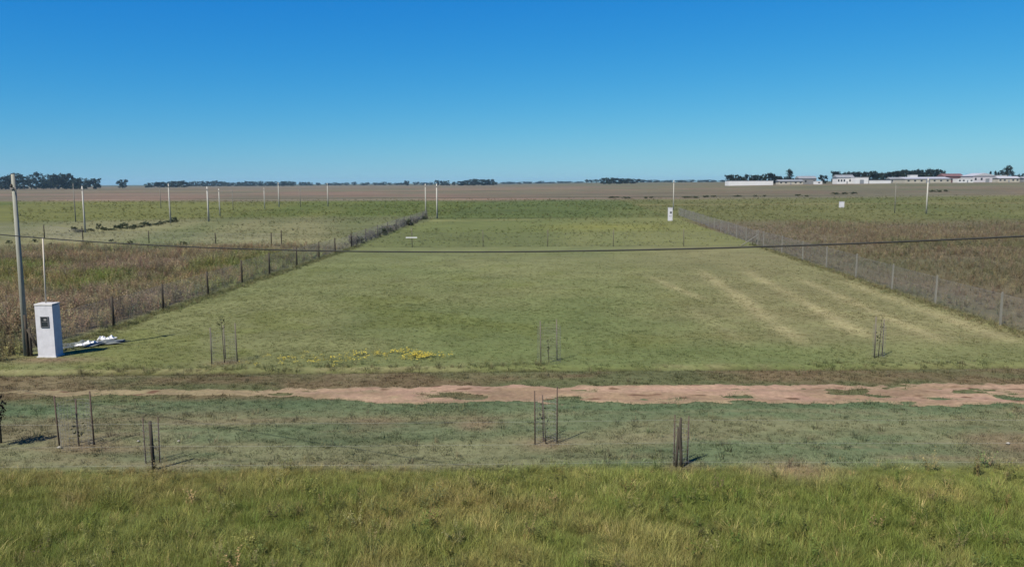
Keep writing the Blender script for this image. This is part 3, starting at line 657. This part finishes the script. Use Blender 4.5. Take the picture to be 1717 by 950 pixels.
# ------------------------------------------------------------------ fences
def wire_panel(A, B, h, pitch=0.07, r_=0.0017, strands=(0.03, 0.5, 0.97), z0=0.02):
    """chain-link bay between two posts: diagonal wires plus tension wires"""
    mb = MB(); Lh = math.hypot(B.x - A.x, B.y - A.y); d = Vector(((B.x - A.x) / Lh, (B.y - A.y) / Lh, 0)); nrm = Vector((-d.y, d.x, 0))
    zl = lambda s: A.z + (B.z - A.z) * s / Lh
    def wire(s0, z0_, s1, z1_, off):
        p = A + d * s0; q = A + d * s1; p = Vector((p.x, p.y, zl(s0) + z0_)) + nrm * off; q = Vector((q.x, q.y, zl(s1) + z1_)) + nrm * off
        mb.tube([p, q], r_, 3, False)
    step = pitch * 1.414; s = -h
    while s < Lh:
        for sg in (0, 1):
            lo, hi = max(s, 0), min(s + h, Lh)
            if hi - lo > 0.02:
                if sg == 0: wire(lo, z0 + (lo - s), hi, z0 + (hi - s), 0.002)
                else: wire(lo, z0 + h - (lo - s), hi, z0 + h - (hi - s), -0.002)
        s += step
    for t in strands: wire(0, z0 + h * t, Lh, z0 + h * t, 0.005)
    return mb
def post_round(h, r_, top=0.9): return MB().tube([(0, 0, -0.25), (0, 0, h * 0.6), (0, 0, h)], [r_, r_ * 0.97, r_ * top], 9)
def post_conc(h, w_=0.085):
    mb = MB(); mb.box((0, 0, -0.25), (w_, w_, h + 0.25), 0, 0.85); mb.box((0, 0, h), (w_ * 0.85, w_ * 0.85, 0.02), 0, 0.55); return mb
def fence(label, P, hs, kind, pitch=0.07, mh=None, wr=0.0022, braces=(), side=1):
    e = empty('wire_fence', P[0], label, 'fence'); o0 = P[0]
    for i, (p, h) in enumerate(zip(P, hs)):
        if kind == 'wood': o = post_round(h, random.uniform(0.05, 0.062)).build('post', M_wood, e, p - o0, True)
        elif kind == 'thin': o = post_round(h, 0.035).build('post', M_wood_g, e, p - o0, True)
        else: o = post_conc(h).build('post', M_conc, e, p - o0)
        o.rotation_euler = (random.uniform(-.02, .02), random.uniform(-.025, .025), random.uniform(-.2, .2))
    for i in range(len(P) - 1):
        a, b = P[i] - o0, P[i + 1] - o0; h = (min(hs[i], hs[i + 1]) - 0.08) if mh is None else mh
        d = (b - a).normalized(); n = Vector((d.y, -d.x, 0)) * 0.065 * side
        wire_panel(a + n, b + n, h, pitch, wr).build('mesh_panel', M_wire, e)
    for (p, q, m) in braces:
        MB().tube([p - o0, q - o0], 0.045, 8).build('brace', m, e, None, True)
    return e
H_W = 1.34
LPOST = [CORNER] + LEFT
hsL = [1.65] + [height_to(LEFT[k], (497, 476, 455, 436, 418, 414, 405, 399, 394)[k]) for k in range(9)]
hsL = [float(np.clip(h, 1.25, 1.6)) for h in hsL]
gp = Vector((CORNER.x + 0.42, CORNER.y - 0.05, 0)); gp.z = float(hgt(gp.x, gp.y)) + 0.02
fence('dark wooden post and wire mesh fence beside the reddish weed lot', LPOST, hsL, 'wood', wr=0.0017, side=-1, braces=((CORNER + Vector((0.02, 0, 1.05)), gp + Vector((0, 0, 0.35)), M_wood),))
RPOST = [on(1800, RIGHT[0].y - 4.0)] + RIGHT
p0 = RPOST[0]; p0.x = float(XR(p0.y)); p0.z = float(hgt(p0.x, p0.y))
hsR = [1.5] + [float(np.clip(height_to(RIGHT[k], (490, 462, 443, 425, 412, 402, 394, 386, 384)[k]), 1.35, 1.62)) for k in range(9)]
eb = RIGHT[-1]
fence('pale concrete post and wire mesh fence beside the brown weed field', RPOST, hsR, 'conc', braces=((eb + Vector((0, 0, 1.1)), eb + Vector((-1.7, -0.1, 0.03)), M_conc),))
BK = [LEFT[-1].lerp(RIGHT[-1], 0.012)] + [at(u, v) for u, v in ((695, 412), (810, 414), (918, 413), (1028, 413), (1145, 412))] + [RIGHT[-1].lerp(LEFT[-1], 0.012)]
for p in BK[1:-1]: p.y = BK[0].y + (BK[-1].y - BK[0].y) * (p.x - BK[0].x) / (BK[-1].x - BK[0].x); p.z = float(hgt(p.x, p.y))
fence('thin back fence of wire mesh crossing the far end of the lawn', BK, [1.5, 2.0, 1.7, 1.75, 1.75, 1.75, 1.5], 'thin', mh=1.45)
sb = BK[1]
bd = MB().box((0, 0, 0), (1.15, 0.03, 0.1)).build('white_board', M_sheet, None, (sb.x - 0.05, sb.y - 0.06, sb.z + 0.95)); tag(bd, 'small white board fixed across a thin back fence post', 'board')
# farther lot fences
a, b = LEFT[-1] + Vector((-.05, .25, 0)), at(716, 365)
P = [a.lerp(b, k / 9) for k in range(10)]
for p in P: p.z = float(hgt(p.x, p.y))
fence('wire fence on wooden posts inside the dry hedge of the farther lot', P, [1.5] * 10, 'wood', 0.1)
a, b = RIGHT[-1] + Vector((0.0, 0.3, 0)), at(1138, 361)
P = [a.lerp(b, k / 13) for k in range(14)]
for p in P: p.z = float(hgt(p.x, p.y))
fence('close row of concrete posts and mesh along the farther lot', P, [1.55] * 14, 'conc', 0.08)
P = [at(u, v) for u, v in ((472, 413), (455, 412.5), (362, 412), (250, 408), (140, 410), (75, 400), (-30, 399))]
fence('sparse wooden post fence behind the reddish weed lot', P, [1.7, 1.4, 1.4, 1.4, 2.0, 1.7, 1.5], 'wood', 0.14)

# ------------------------------------------------------------------ roadside pole, meter pillar, debris
def utility_pole(P, h, r_, m, label, cat='pole', group=None, bracket=True, lean=(0, 0)):
    e = empty('utility_pole', P, label, cat, group); e.rotation_euler = (lean[0], lean[1], random.random() * 0.3)
    MB().tube([(0, 0, -0.3), (0, 0, h * 0.5), (0, 0, h)], [r_, r_ * 0.82, r_ * 0.62], 10).build('shaft', m, e, None, True)
    if bracket:
        mb = MB(); mb.box((0, 0, h - 0.55), (r_ * 1.9, r_ * 1.9, 0.07)); mb.tube([(0, -r_ * 0.6, h - 0.5), (0, -r_ * 2.0, h - 0.46)], 0.02, 6); mb.build('bracket', M_wire, e)
        mb = MB().tube([(0, -r_ * 2.0, h - 0.5), (0, -r_ * 2.0, h - 0.44), (0, -r_ * 2.0, h - 0.36)], [0.03, 0.05, 0.03], 8); mb.build('insulator', M_wood, e, None, True)
    return e
P = at(45, 596); hp = height_to(P, 292)
utility_pole(P, hp, 0.11, M_pole, 'tall weathered grey pole beside the white meter pillar', lean=(0, 0.004))
PC = at(79, 599)
root = empty('meter_pillar', PC, 'white plastered meter pillar with dark meter window beside the tall pole', 'meter pillar', rz=-0.02)
W_, D_, HH = 0.67, 0.50, height_to(PC, 509)
y0 = 0
mb = MB(); mb.box((0, D_ / 2, -0.1), (W_, D_, HH + 0.02)); mb.build('body', M_white, root)
MB().box((0, D_ / 2, HH - 0.06), (W_ + 0.03, D_ + 0.03, 0.05), 0, 0.985).build('cap', M_cap, root)
MB().box((0, D_ / 2, -0.06), (W_ + 0.08, D_ + 0.08, 0.1)).build('plinth', M_cap, root)
fr = MB(); fx, fz, fw, fh = 0.02, HH * 0.56, 0.28, 0.42
for (cx, cz, w_, h_) in ((-fw / 2, 0, 0.035, fh), (fw / 2, 0, 0.035, fh), (0, 0, fw - 0.036, 0.035), (0, fh - 0.035, fw - 0.036, 0.035)): fr.box((fx + cx, -0.012, fz + cz), (w_, 0.03, h_))
win = fr.build('meter_window', M_meter, root)
MB().box((fx, -0.004, fz + 0.037), (fw - 0.04, 0.012, fh - 0.075)).build('pane', M_glass, win)
MB().box((fx, -0.014, fz + 0.2), (fw - 0.05, 0.006, 0.02)).build('glazing_bar', M_meter, win)
MB().box((fx + 0.02, -0.014, fz + 0.26), (0.1, 0.006, 0.07)).build('meter_dial', M_wire, win)
mp = atY(76, 505, PC.y + 0.3); mt = atY(70, 398, PC.y + 0.3)
ml = mt.z - (PC.z + HH)
MB().tube([(mp.x - PC.x, 0.3, HH - 0.3), (mt.x - PC.x + 0.03, 0.3, HH + ml)], [0.03, 0.024], 8).build('service_pipe', M_pvc, root, None, True)
# short dark strut post between pole and pillar
P = at(53, 597); MBp = post_round(1.1, 0.05); o = MBp.build('strut_post', M_wood, None, P, True); tag(o, 'short dark post between the tall pole and the meter pillar', 'post'); 
def crumple(name, P, lx, ly, hz, m, seed, rz, label, cat, nx=44, ny=28):
    """sheet thrown on the ground: sharp folds and an uneven outline"""
    A, B = np.meshgrid(np.linspace(-.5, .5, nx), np.linspace(-.5, .5, ny))
    rdg = lambda k, sd: 1 - np.abs(vn(A * k + seed, B * k * ly / lx + seed * 1.7, 1, sd) - .5) * 2
    lift = np.clip(1.3 * fbm(A * 2 + seed, B * 2, 1, 4, 2) - 0.25, 0.05, 1)
    Z = hz * lift * (0.7 * rdg(4, 7) ** 3 + 0.45 * rdg(8, 9) ** 2 + 0.2 * rdg(16, 2))
    edge = np.clip((0.5 - np.maximum(np.abs(A), np.abs(B))) * 7, 0, 1)
    Z = Z * (0.15 + 0.85 * edge) + 0.012
    X = A * lx * (1 + 0.45 * (vn(B * 5, A * 2 + seed, 1, 3) - .5)) + 0.06 * lx * (vn(A * 7, B * 7 + seed, 1, 6) - .5)
    Y = B * ly * (1 + 0.7 * (vn(A * 5, B * 2 + seed, 1, 5) - .5)) + 0.10 * ly * (vn(A * 6 + seed, B * 8, 1, 8) - .5)
    mb = MB(); mb.v = np.stack([X, Y, Z], -1).reshape(-1, 3).tolist()
    mb.f = [(j * nx + i, j * nx + i + 1, (j + 1) * nx + i + 1, (j + 1) * nx + i) for j in range(ny - 1) for i in range(nx - 1)]
    o = mb.build(name, m, None, P + Vector((0, 0, 0.02))); o.rotation_euler = (0, 0, rz)
    s_ = o.modifiers.new('thickness', 'SOLIDIFY'); s_.thickness = 0.006
    return tag(o, label, cat)
crumple('tarpaulin', at(150, 578), 2.6, 1.0, 0.22, M_tarp, 3, 0.45, 'dark grey crumpled tarpaulin lying beside the meter pillar', 'tarpaulin')
crumple('plastic_sheet', at(145, 579) + Vector((0, 0, 0.03)), 0.85, 0.55, 0.27, M_sheet, 11, 0.5, 'crumpled white plastic sheet on the tarpaulin close to the pillar', 'plastic sheet')
crumple('plastic_sheet', at(180, 570) + Vector((0, 0, 0.03)), 0.65, 0.45, 0.22, M_sheet, 23, 0.3, 'smaller white plastic sheet at the far end of the tarpaulin', 'plastic sheet')

# overhead cable and the poles that carry it (both outside the picture)
def cab(X): return Vector((X, 12.87 - 0.45 * X, 5.40 + 0.041 * X + 0.0036 * X * X))
o = MB().tube([cab(X) for X in np.linspace(-22, 14, 73)], 0.0115, 7).build('overhead_cable', M_cable, None, None, True); tag(o, 'black overhead cable sagging across the front of the lot', 'cable')
for X, lb in ((-22, 'weathered pole carrying the cable at its lower end'), (14, 'weathered pole carrying the cable at its higher end')):
    q = cab(X); g = Vector((q.x, q.y, float(hgt(q.x, q.y)))); utility_pole(g + Vector((0.1 if X > 0 else -0.1, 0, 0)), q.z - g.z + 0.4, 0.12, M_pole, lb, bracket=False)

# ------------------------------------------------------------------ saplings in wire guards
def stake(mb_h, r_): return MB().tube([(0, 0, -0.2), (0, 0, mb_h)], [r_, r_ * 0.92], 7)
def sapling(P, h, label, m=M_sap, nl=70, leafz=0.35, sp=0.13, stems=1):
    e = empty('sapling', P, label, 'sapling'); mb = MB(); lf = MB()
    for s in range(stems):
        q = random.random() * 6.28 if stems == 1 else s * math.pi; dx, dy = (0.05 if stems == 1 else 0.17) * math.cos(q), (0.05 if stems == 1 else 0.17) * math.sin(q)
        path = [(0, 0, -0.05), (dx * .6, dy * .6, h * 0.4), (dx, dy, h * 0.75), (dx * 1.2, dy * 1.2, h)]
        mb.tube(path, [0.016, 0.013, 0.009, 0.004], 6)
        for k in range(nl):
            t = random.uniform(leafz, 1.02); rr = sp * random.random() ** .5 * (0.35 + 1.1 * math.sin(math.pi * min(1, (t - leafz) / (1.03 - leafz)) ** .8)); a = random.random() * 6.28
            leafquad(lf, Vector((dx * min(1, t + .3) + rr * math.cos(a), dy * min(1, t + .3) + rr * math.sin(a), h * t)), random.uniform(0.03, 0.06), 0.3)
    mb.build('stem', M_bark, e, None, True); lf.build('leaves', m, e); return e
def guard(label, stakes, sap=None, mesh=True, r_=0.02, m=M_steel, rad=None):
    Ps = [at(u, vb) for u, vt, vb in stakes]; Hs = [height_to(p, vt) for p, (u, vt, vb) in zip(Ps, stakes)]
    c = sum(Ps[:2], Vector()) / 2; e = empty('tree_guard', c, label, 'tree guard')
    for p, h in zip(Ps, Hs):
        o = stake(h, r_).build('stake', m, e, p - c, True); o.rotation_euler = (random.uniform(-.02, .02), random.uniform(-.02, .02), 0)
    if mesh:
        R0 = rad or max(0.18, (Ps[0] - Ps[1]).length / 2 - 0.03); mb = MB(); h = min(Hs[:2]) * 0.86; nw = max(8, int(2 * math.pi * R0 / 0.09))
        for k in range(nw):
            a = 2 * math.pi * k / nw; mb.tube([(R0 * math.cos(a), R0 * math.sin(a), 0.0), (R0 * math.cos(a), R0 * math.sin(a), h)], 0.0016, 3, False)
        for j in range(int(h / 0.1) + 1):
            mb.tube([(R0 * math.cos(2 * math.pi * k / 16), R0 * math.sin(2 * math.pi * k / 16), 0.02 + j * 0.1) for k in range(17)], 0.0016, 3, False)
        mb.build('wire_mesh', M_wire, e)
    return e, c
e, c = guard('wide tree guard of two dark stakes beside bare earth on the near verge', ((100, 663, 750), (158, 655, 745), (132, 668, 742)))
sapling(c + Vector((0.05, 0, 0)), 0.75, 'spindly sapling inside the wide guard on bare earth', nl=26)
e, c = guard('tree guard of two thin stakes around a dark post on the near verge', ((245, 700, 776), (268, 699, 775)), r_=0.014)
P = at(258, 787); Q = at(1140, 784) + Vector((0, 0.12, 0)); ph = height_to(P, 706)
fe = empty('wire_fence', P, 'three-strand wire fence along the near verge on a dark wooden post', 'fence')
o = post_round(ph, 0.042).build('post', M_wood, fe, (0, 0, 0), True); o.rotation_euler = (0, -0.02, 0)
d = (Q - P); ends = [P - d * 0.62, P, Q, P + d * 2.05]
for e_ in ends: e_.z = float(hgt(e_.x, e_.y))
for e_ in (ends[0], ends[3]): post_round(ph, 0.045).build('post', M_wood, fe, e_ - P, True)
for hz_ in (ph - 0.04, ph * 0.5, 0.12):
    pth = []
    for a_, b_ in zip(ends[:-1], ends[1:]):
        for k in range(8): t = k / 8; q_ = a_.lerp(b_, t); pth.append(q_ - P + Vector((0, -0.05, hz_ - 0.10 * t * (1 - t))))
    pth.append(ends[-1] - P + Vector((0, -0.05, hz_)))
    MB().tube(pth, 0.0018, 5).build('wire_strand', M_wire_p, fe, None, True)
e, c = guard('tree guard of two tall stakes standing in front of the dirt track', ((897, 655, 745), (934, 648, 742), (911, 662, 735)), r_=0.017)
sapling(c, 1.0, 'sapling inside the two-stake guard in front of the dirt track', nl=26)
e, c = guard('narrow tree guard of two stakes around a twisted dark trunk', ((1130, 695, 780), (1152, 697, 778)), r_=0.014)
P = at(1140, 783)
mb = MB(); hh = height_to(P, 700)
mb.tube([(0.03, 0, -0.1), (0.02, 0, hh * .3), (-0.02, 0.01, hh * .62), (0.0, 0, hh)], [0.04, 0.035, 0.05, 0.022], 8)
mb.tube([(-0.09, 0.02, -0.1), (-0.07, 0.02, hh * .3), (-0.045, 0.01, hh * .6), (-0.07, 0, hh * .82)], [0.03, 0.032, 0.035, 0.012], 8)
tw = mb.build('dead_sapling', M_wood, None, P, True); tag(tw, 'twisted dark double trunk inside the narrow guard', 'dead sapling')
e, c = guard('wide faint wire tree guard at the lawn edge opposite the meter pillar', ((355, 549, 610), (398, 541, 606), (378, 545, 601)), m=M_wood_g, r_=0.022)
sapling(c, 1.75, 'thin leafy-topped sapling in the wide guard at the lawn edge', nl=34, leafz=0.72, sp=0.12)
e, c = guard('tree guard of two thin stakes at the lawn edge beside the yellow flowers', ((907, 538, 610), (934, 535, 604)), m=M_wood_g, r_=0.02)
sapling(c, 0.9, 'low sapling in the two-stake guard at the lawn edge', nl=18)
e, c = guard('narrow tree guard at the lawn edge among the pale mown swathes', ((1466, 530, 600), (1479, 535, 597)), m=M_wood_g, r_=0.022)
sapling(c, 1.5, 'thin sapling in the narrow guard among the pale mown swathes', nl=24)
# forked dark sapling, just outside the picture on the left, with its stake
P = at(-12, 752); sapling(P, 1.5, 'dark forked sapling beside a single leaning stake', M_dsap, 300, 0.4, 0.15, 2)
P = at(2, 742); o = stake(height_to(P, 663), 0.028).build('stake', M_wood, None, P, True); tag(o, 'single dark stake beside the forked dark sapling', 'stake')

# pale stones lying on the verge
for (u, v, s) in ((100, 752, 0.045), (300, 741, 0.035), (232, 741, 0.03), (1690, 745, 0.04)):
    P = at(u, v); mb = MB(); n = 7
    for j, (z, k) in enumerate(((0, .8), (.35, 1.0), (.75, .8), (1.0, .35))):
        for i in range(n): a = 6.283 * i / n; q = s * k * random.uniform(.75, 1.2); mb.v.append((q * math.cos(a) * 1.3, q * math.sin(a), z * s * 1.1 - 0.01 + 0.03))
    for j in range(3):
        for i in range(n): mb.f.append((j * n + i, j * n + (i + 1) % n, (j + 1) * n + (i + 1) % n, (j + 1) * n + i))
    mb.f.append(tuple(3 * n + i for i in range(n))); mb.f.append(tuple(reversed(range(n))))
    o = mb.build('stone', M_stone, None, P, True); tag(o, 'small pale stone lying on the verge beside the track', 'stone', 'pale stones on the verge')

# ------------------------------------------------------------------ pale poles and small white pillars in the fields
POLES = [(143, 312, 390, 'pale concrete pole standing in the left hedge of bushes', None), (286, 308, 374, 'pale concrete pole at the far end of the left hedge', None),
         (350, 313, 371, 'pale concrete pole at the corner of the pale paddock', None),
         (369, 316, 362, 0, 1), (391, 318, 353, 0, 1), (444, 315, 350, 0, 1), (468, 306, 347, 'thick bright concrete pole in the row behind the pale paddock', None), (504, 316, 347, 0, 1), (550, 307, 346, 'bright concrete pole at the open end of the row behind the paddock', None),
         (714, 308, 362, 'slim pale pole just beyond the end of the dry hedge', None), (733, 308, 366, 'taller pale pole beside the dry hedge end', None),
         (1129, 302, 352, 'slim white pole beside the far white meter pillar', None), (1500, 305, 357, 'faint slim pole beside the thick white pole in the brown field', None),
         (1553, 299, 358, 'thick white concrete pole at the edge of the brown weed field', None),
         (127, 308, 372, 'faint slim pole in the green field beyond the left hedge', None), (270, 312, 350, 'faint slim pole in front of the low grove', None)]
for (u, vt, vb, lb, g) in POLES:
    P = at(u, vb); h = height_to(P, vt); thick = u in (468, 550, 1553, 350, 733)
    faint = u in (127, 270, 1500, 504, 391)
    utility_pole(P, h, 0.17 if thick else (0.09 if faint else 0.13), M_conc_w if not faint else M_conc, lb or 'slim pale pole in the row behind the pale paddock', 'pole', 'slim poles behind the paddock' if not lb else None)
def small_pillar(u, vt, vb, wpx, label, win=True):
    P = at(u, vb); h = height_to(P, vt); w_ = wpx / F * P.y; e = empty('meter_pillar', P, label, 'meter pillar')
    MB().box((0, w_ * .35, -0.1), (w_, w_ * .7, h + 0.04)).build('body', M_white, e); MB().box((0, w_ * .35, h - 0.06), (w_ + .08, w_ * .7 + .08, 0.07)).build('cap', M_white, e)
    if win:
        MB().box((0.08 * w_, -0.012, h * 0.55), (w_ * 0.45, 0.02, h * 0.16)).build('meter_window', M_meter, e)
        MB().box((0, -0.012, h * 0.34), (w_ * 0.7, 0.02, 0.06)).build('ledge', M_meter, e)
small_pillar(1124, 348, 370, 7, 'white meter pillar with dark window at the end of the farther lot')
small_pillar(1412, 338, 348, 7, 'small plain white pillar alone in the far green field', False)

# ------------------------------------------------------------------ town on the right
M_tw = mat('town_white', (0.46, 0.46, 0.45), 0.8, 0.06, 0.3); M_tb = mat('town_beige', (0.29, 0.27, 0.22), 0.9, 0.1, 0.3); M_tg = mat('town_grey', (0.16, 0.16, 0.155), 0.9, 0.1, 0.3)
M_rz = mat('zinc_roof', (0.30, 0.30, 0.31), 0.5, 0.08, 0.3, stretch=(6, 0.3, 0.3)); M_rm = mat('maroon_roof', (0.11, 0.06, 0.06), 0.85, 0.2, 0.4); M_rg = mat('grey_roof', (0.16, 0.17, 0.18), 0.8, 0.15, 0.4)
M_tl = mat('town_lilac', (0.36, 0.345, 0.36), 0.85, 0.06, 0.3)
def building(name, label, u0, u1, vt, Y, dep, wall, roof, rk='flat', nwin=3, door=True, bigdoor=False):
    P = on((u0 + u1) / 2, Y); wd = (u1 - u0) / F * Y; H_ = height_to(P, vt)
    e = empty(name, P, label, 'building', None, random.uniform(-.06, .06))
    wh = H_ * (0.68 if rk != 'flat' else 0.94)
    MB().box((0, dep / 2, -0.6), (wd, dep, wh + 0.6)).build('wall', wall, e)
    if rk == 'flat':
        MB().box((0, dep / 2, wh + 0.003), (wd + 0.3, dep + 0.3, H_ - wh)).build('roof', roof, e)
    else:
        mb = MB(); o = 0.5; x0, x1, ya, yb = -wd / 2 - o, wd / 2 + o, -o, dep + o
        if rk == 'gable':                    # ridge along the front
            v = [(x0, ya, wh), (x1, ya, wh), (x1, yb, wh), (x0, yb, wh), (x0, dep / 2, H_), (x1, dep / 2, H_)]; f = [(0, 1, 5, 4), (2, 3, 4, 5), (0, 4, 3), (1, 2, 5), (0, 3, 2, 1)]
        else:                                # gable end to the front
            v = [(x0, ya, wh), (x1, ya, wh), (x1, yb, wh), (x0, yb, wh), (0, ya, H_), (0, yb, H_)]; f = [(0, 1, 4), (2, 3, 5), (0, 4, 5, 3), (1, 2, 5, 4), (0, 3, 2, 1)]
        mb.v = [(a, b, c_ + 0.004) for a, b, c_ in v]; mb.f = f; mb.build('roof', roof, e)
    n = nwin + (1 if door else 0)
    for k in range(n):
        x = -wd / 2 + wd * (k + 0.5) / n
        if door and k == n // 2:
            dw = 3.4 if bigdoor else 1.1; dh = min(wh * 0.85, 3.4 if bigdoor else 2.2)
            MB().box((x, -0.03, 0), (dw, 0.08, dh)).build('door', M_rg, e)
        else:
            w_ = min(1.5, wd / n * 0.5); q = MB().box((x, -0.025, wh * 0.35), (w_ + 0.2, 0.06, wh * 0.38)).build('window', M_tg, e)
            MB().box((x, -0.06, wh * 0.35 + 0.1), (w_, 0.03, wh * 0.38 - 0.2)).build('pane', M_glass, q)
    return e
building('long_shed', 'long low white shed at the end of the town', 1222, 1296, 303, 690, 12, M_tw, M_rz, 'flat', 0, False)
building('house', 'low beige house between the white shed and the grey-roofed house', 1306, 1346, 301, 700, 9, M_tb, M_rg, 'gable', 4)
building('house', 'grey-roofed house beside the dense squat tree', 1340, 1369, 295, 715, 10, M_tg, M_rg, 'gable', 3)
building('shed', 'tiny bright white shed in front of the grey-roofed house', 1368, 1379, 303.5, 690, 5, M_tw, M_tw, 'flat', 1, False)
building('house', 'two-storey white house with dark openings', 1404, 1432, 293, 700, 11, M_tw, M_rg, 'gable', 5)
building('garage', 'white garage with one big dark door beside the white house', 1434, 1456, 297, 690, 9, M_tw, M_rz, 'flat', 0, True, True)
building('shed', 'long very low white shed between garage and warehouse', 1458, 1494, 302, 690, 8, M_tw, M_rz, 'flat', 0, False)
building('house', 'small grey house among trees beside the warehouse', 1493, 1518, 297, 730, 9, M_tg, M_rg, 'gable', 2)
building('warehouse', 'long pale warehouse with flat roof', 1518, 1594, 296.5, 690, 22, M_tb, M_rz, 'gable', 6, True, True)
building('annexe', 'small white upper room rising behind the warehouse roof', 1526, 1538, 293, 716, 6, M_tw, M_rz, 'flat', 1, False)
building('house', 'maroon-roofed house behind the warehouse end', 1583, 1616, 291, 730, 12, M_rm, M_rm, 'gable', 3)
building('house', 'bright white low house beside the maroon-roofed house', 1606, 1632, 299, 690, 8, M_tw, M_tw, 'flat', 3)
building('hall', 'pale gabled hall with lilac-white walls', 1631, 1670, 290, 710, 20, M_tl, M_rz, 'front', 3, True, True)
building('shed', 'white flat-roofed shed beside the gabled hall', 1668, 1688, 294, 730, 10, M_tw, M_tw, 'flat', 2)
building('house', 'beige low house in front of the tall gum tree', 1674, 1709, 295.5, 690, 9, M_tb, M_rz, 'gable', 4)
building('house', 'grey house at the last of the town row', 1716, 1752, 296, 700, 9, M_tg, M_rg, 'gable', 3)

# ------------------------------------------------------------------ air
hz = MB().box((0, 0, -2.0), (19000, 19000, 52)).build('haze', None)
hm = bpy.data.materials.new('haze'); hm.use_nodes = True; n = hm.node_tree.nodes
n.remove(n['Principled BSDF']); pv = n.new('ShaderNodeVolumePrincipled'); pv.inputs['Color'].default_value = (0.50, 0.82, 1.0, 1); pv.inputs['Density'].default_value = 0.00006; pv.inputs['Anisotropy'].default_value = 0.2
hm.node_tree.links.new(pv.outputs[0], n['Material Output'].inputs['Volume'])
hz.data.materials.append(hm); tag(hz, 'thin pale air over the fields', 'haze', kind='stuff')
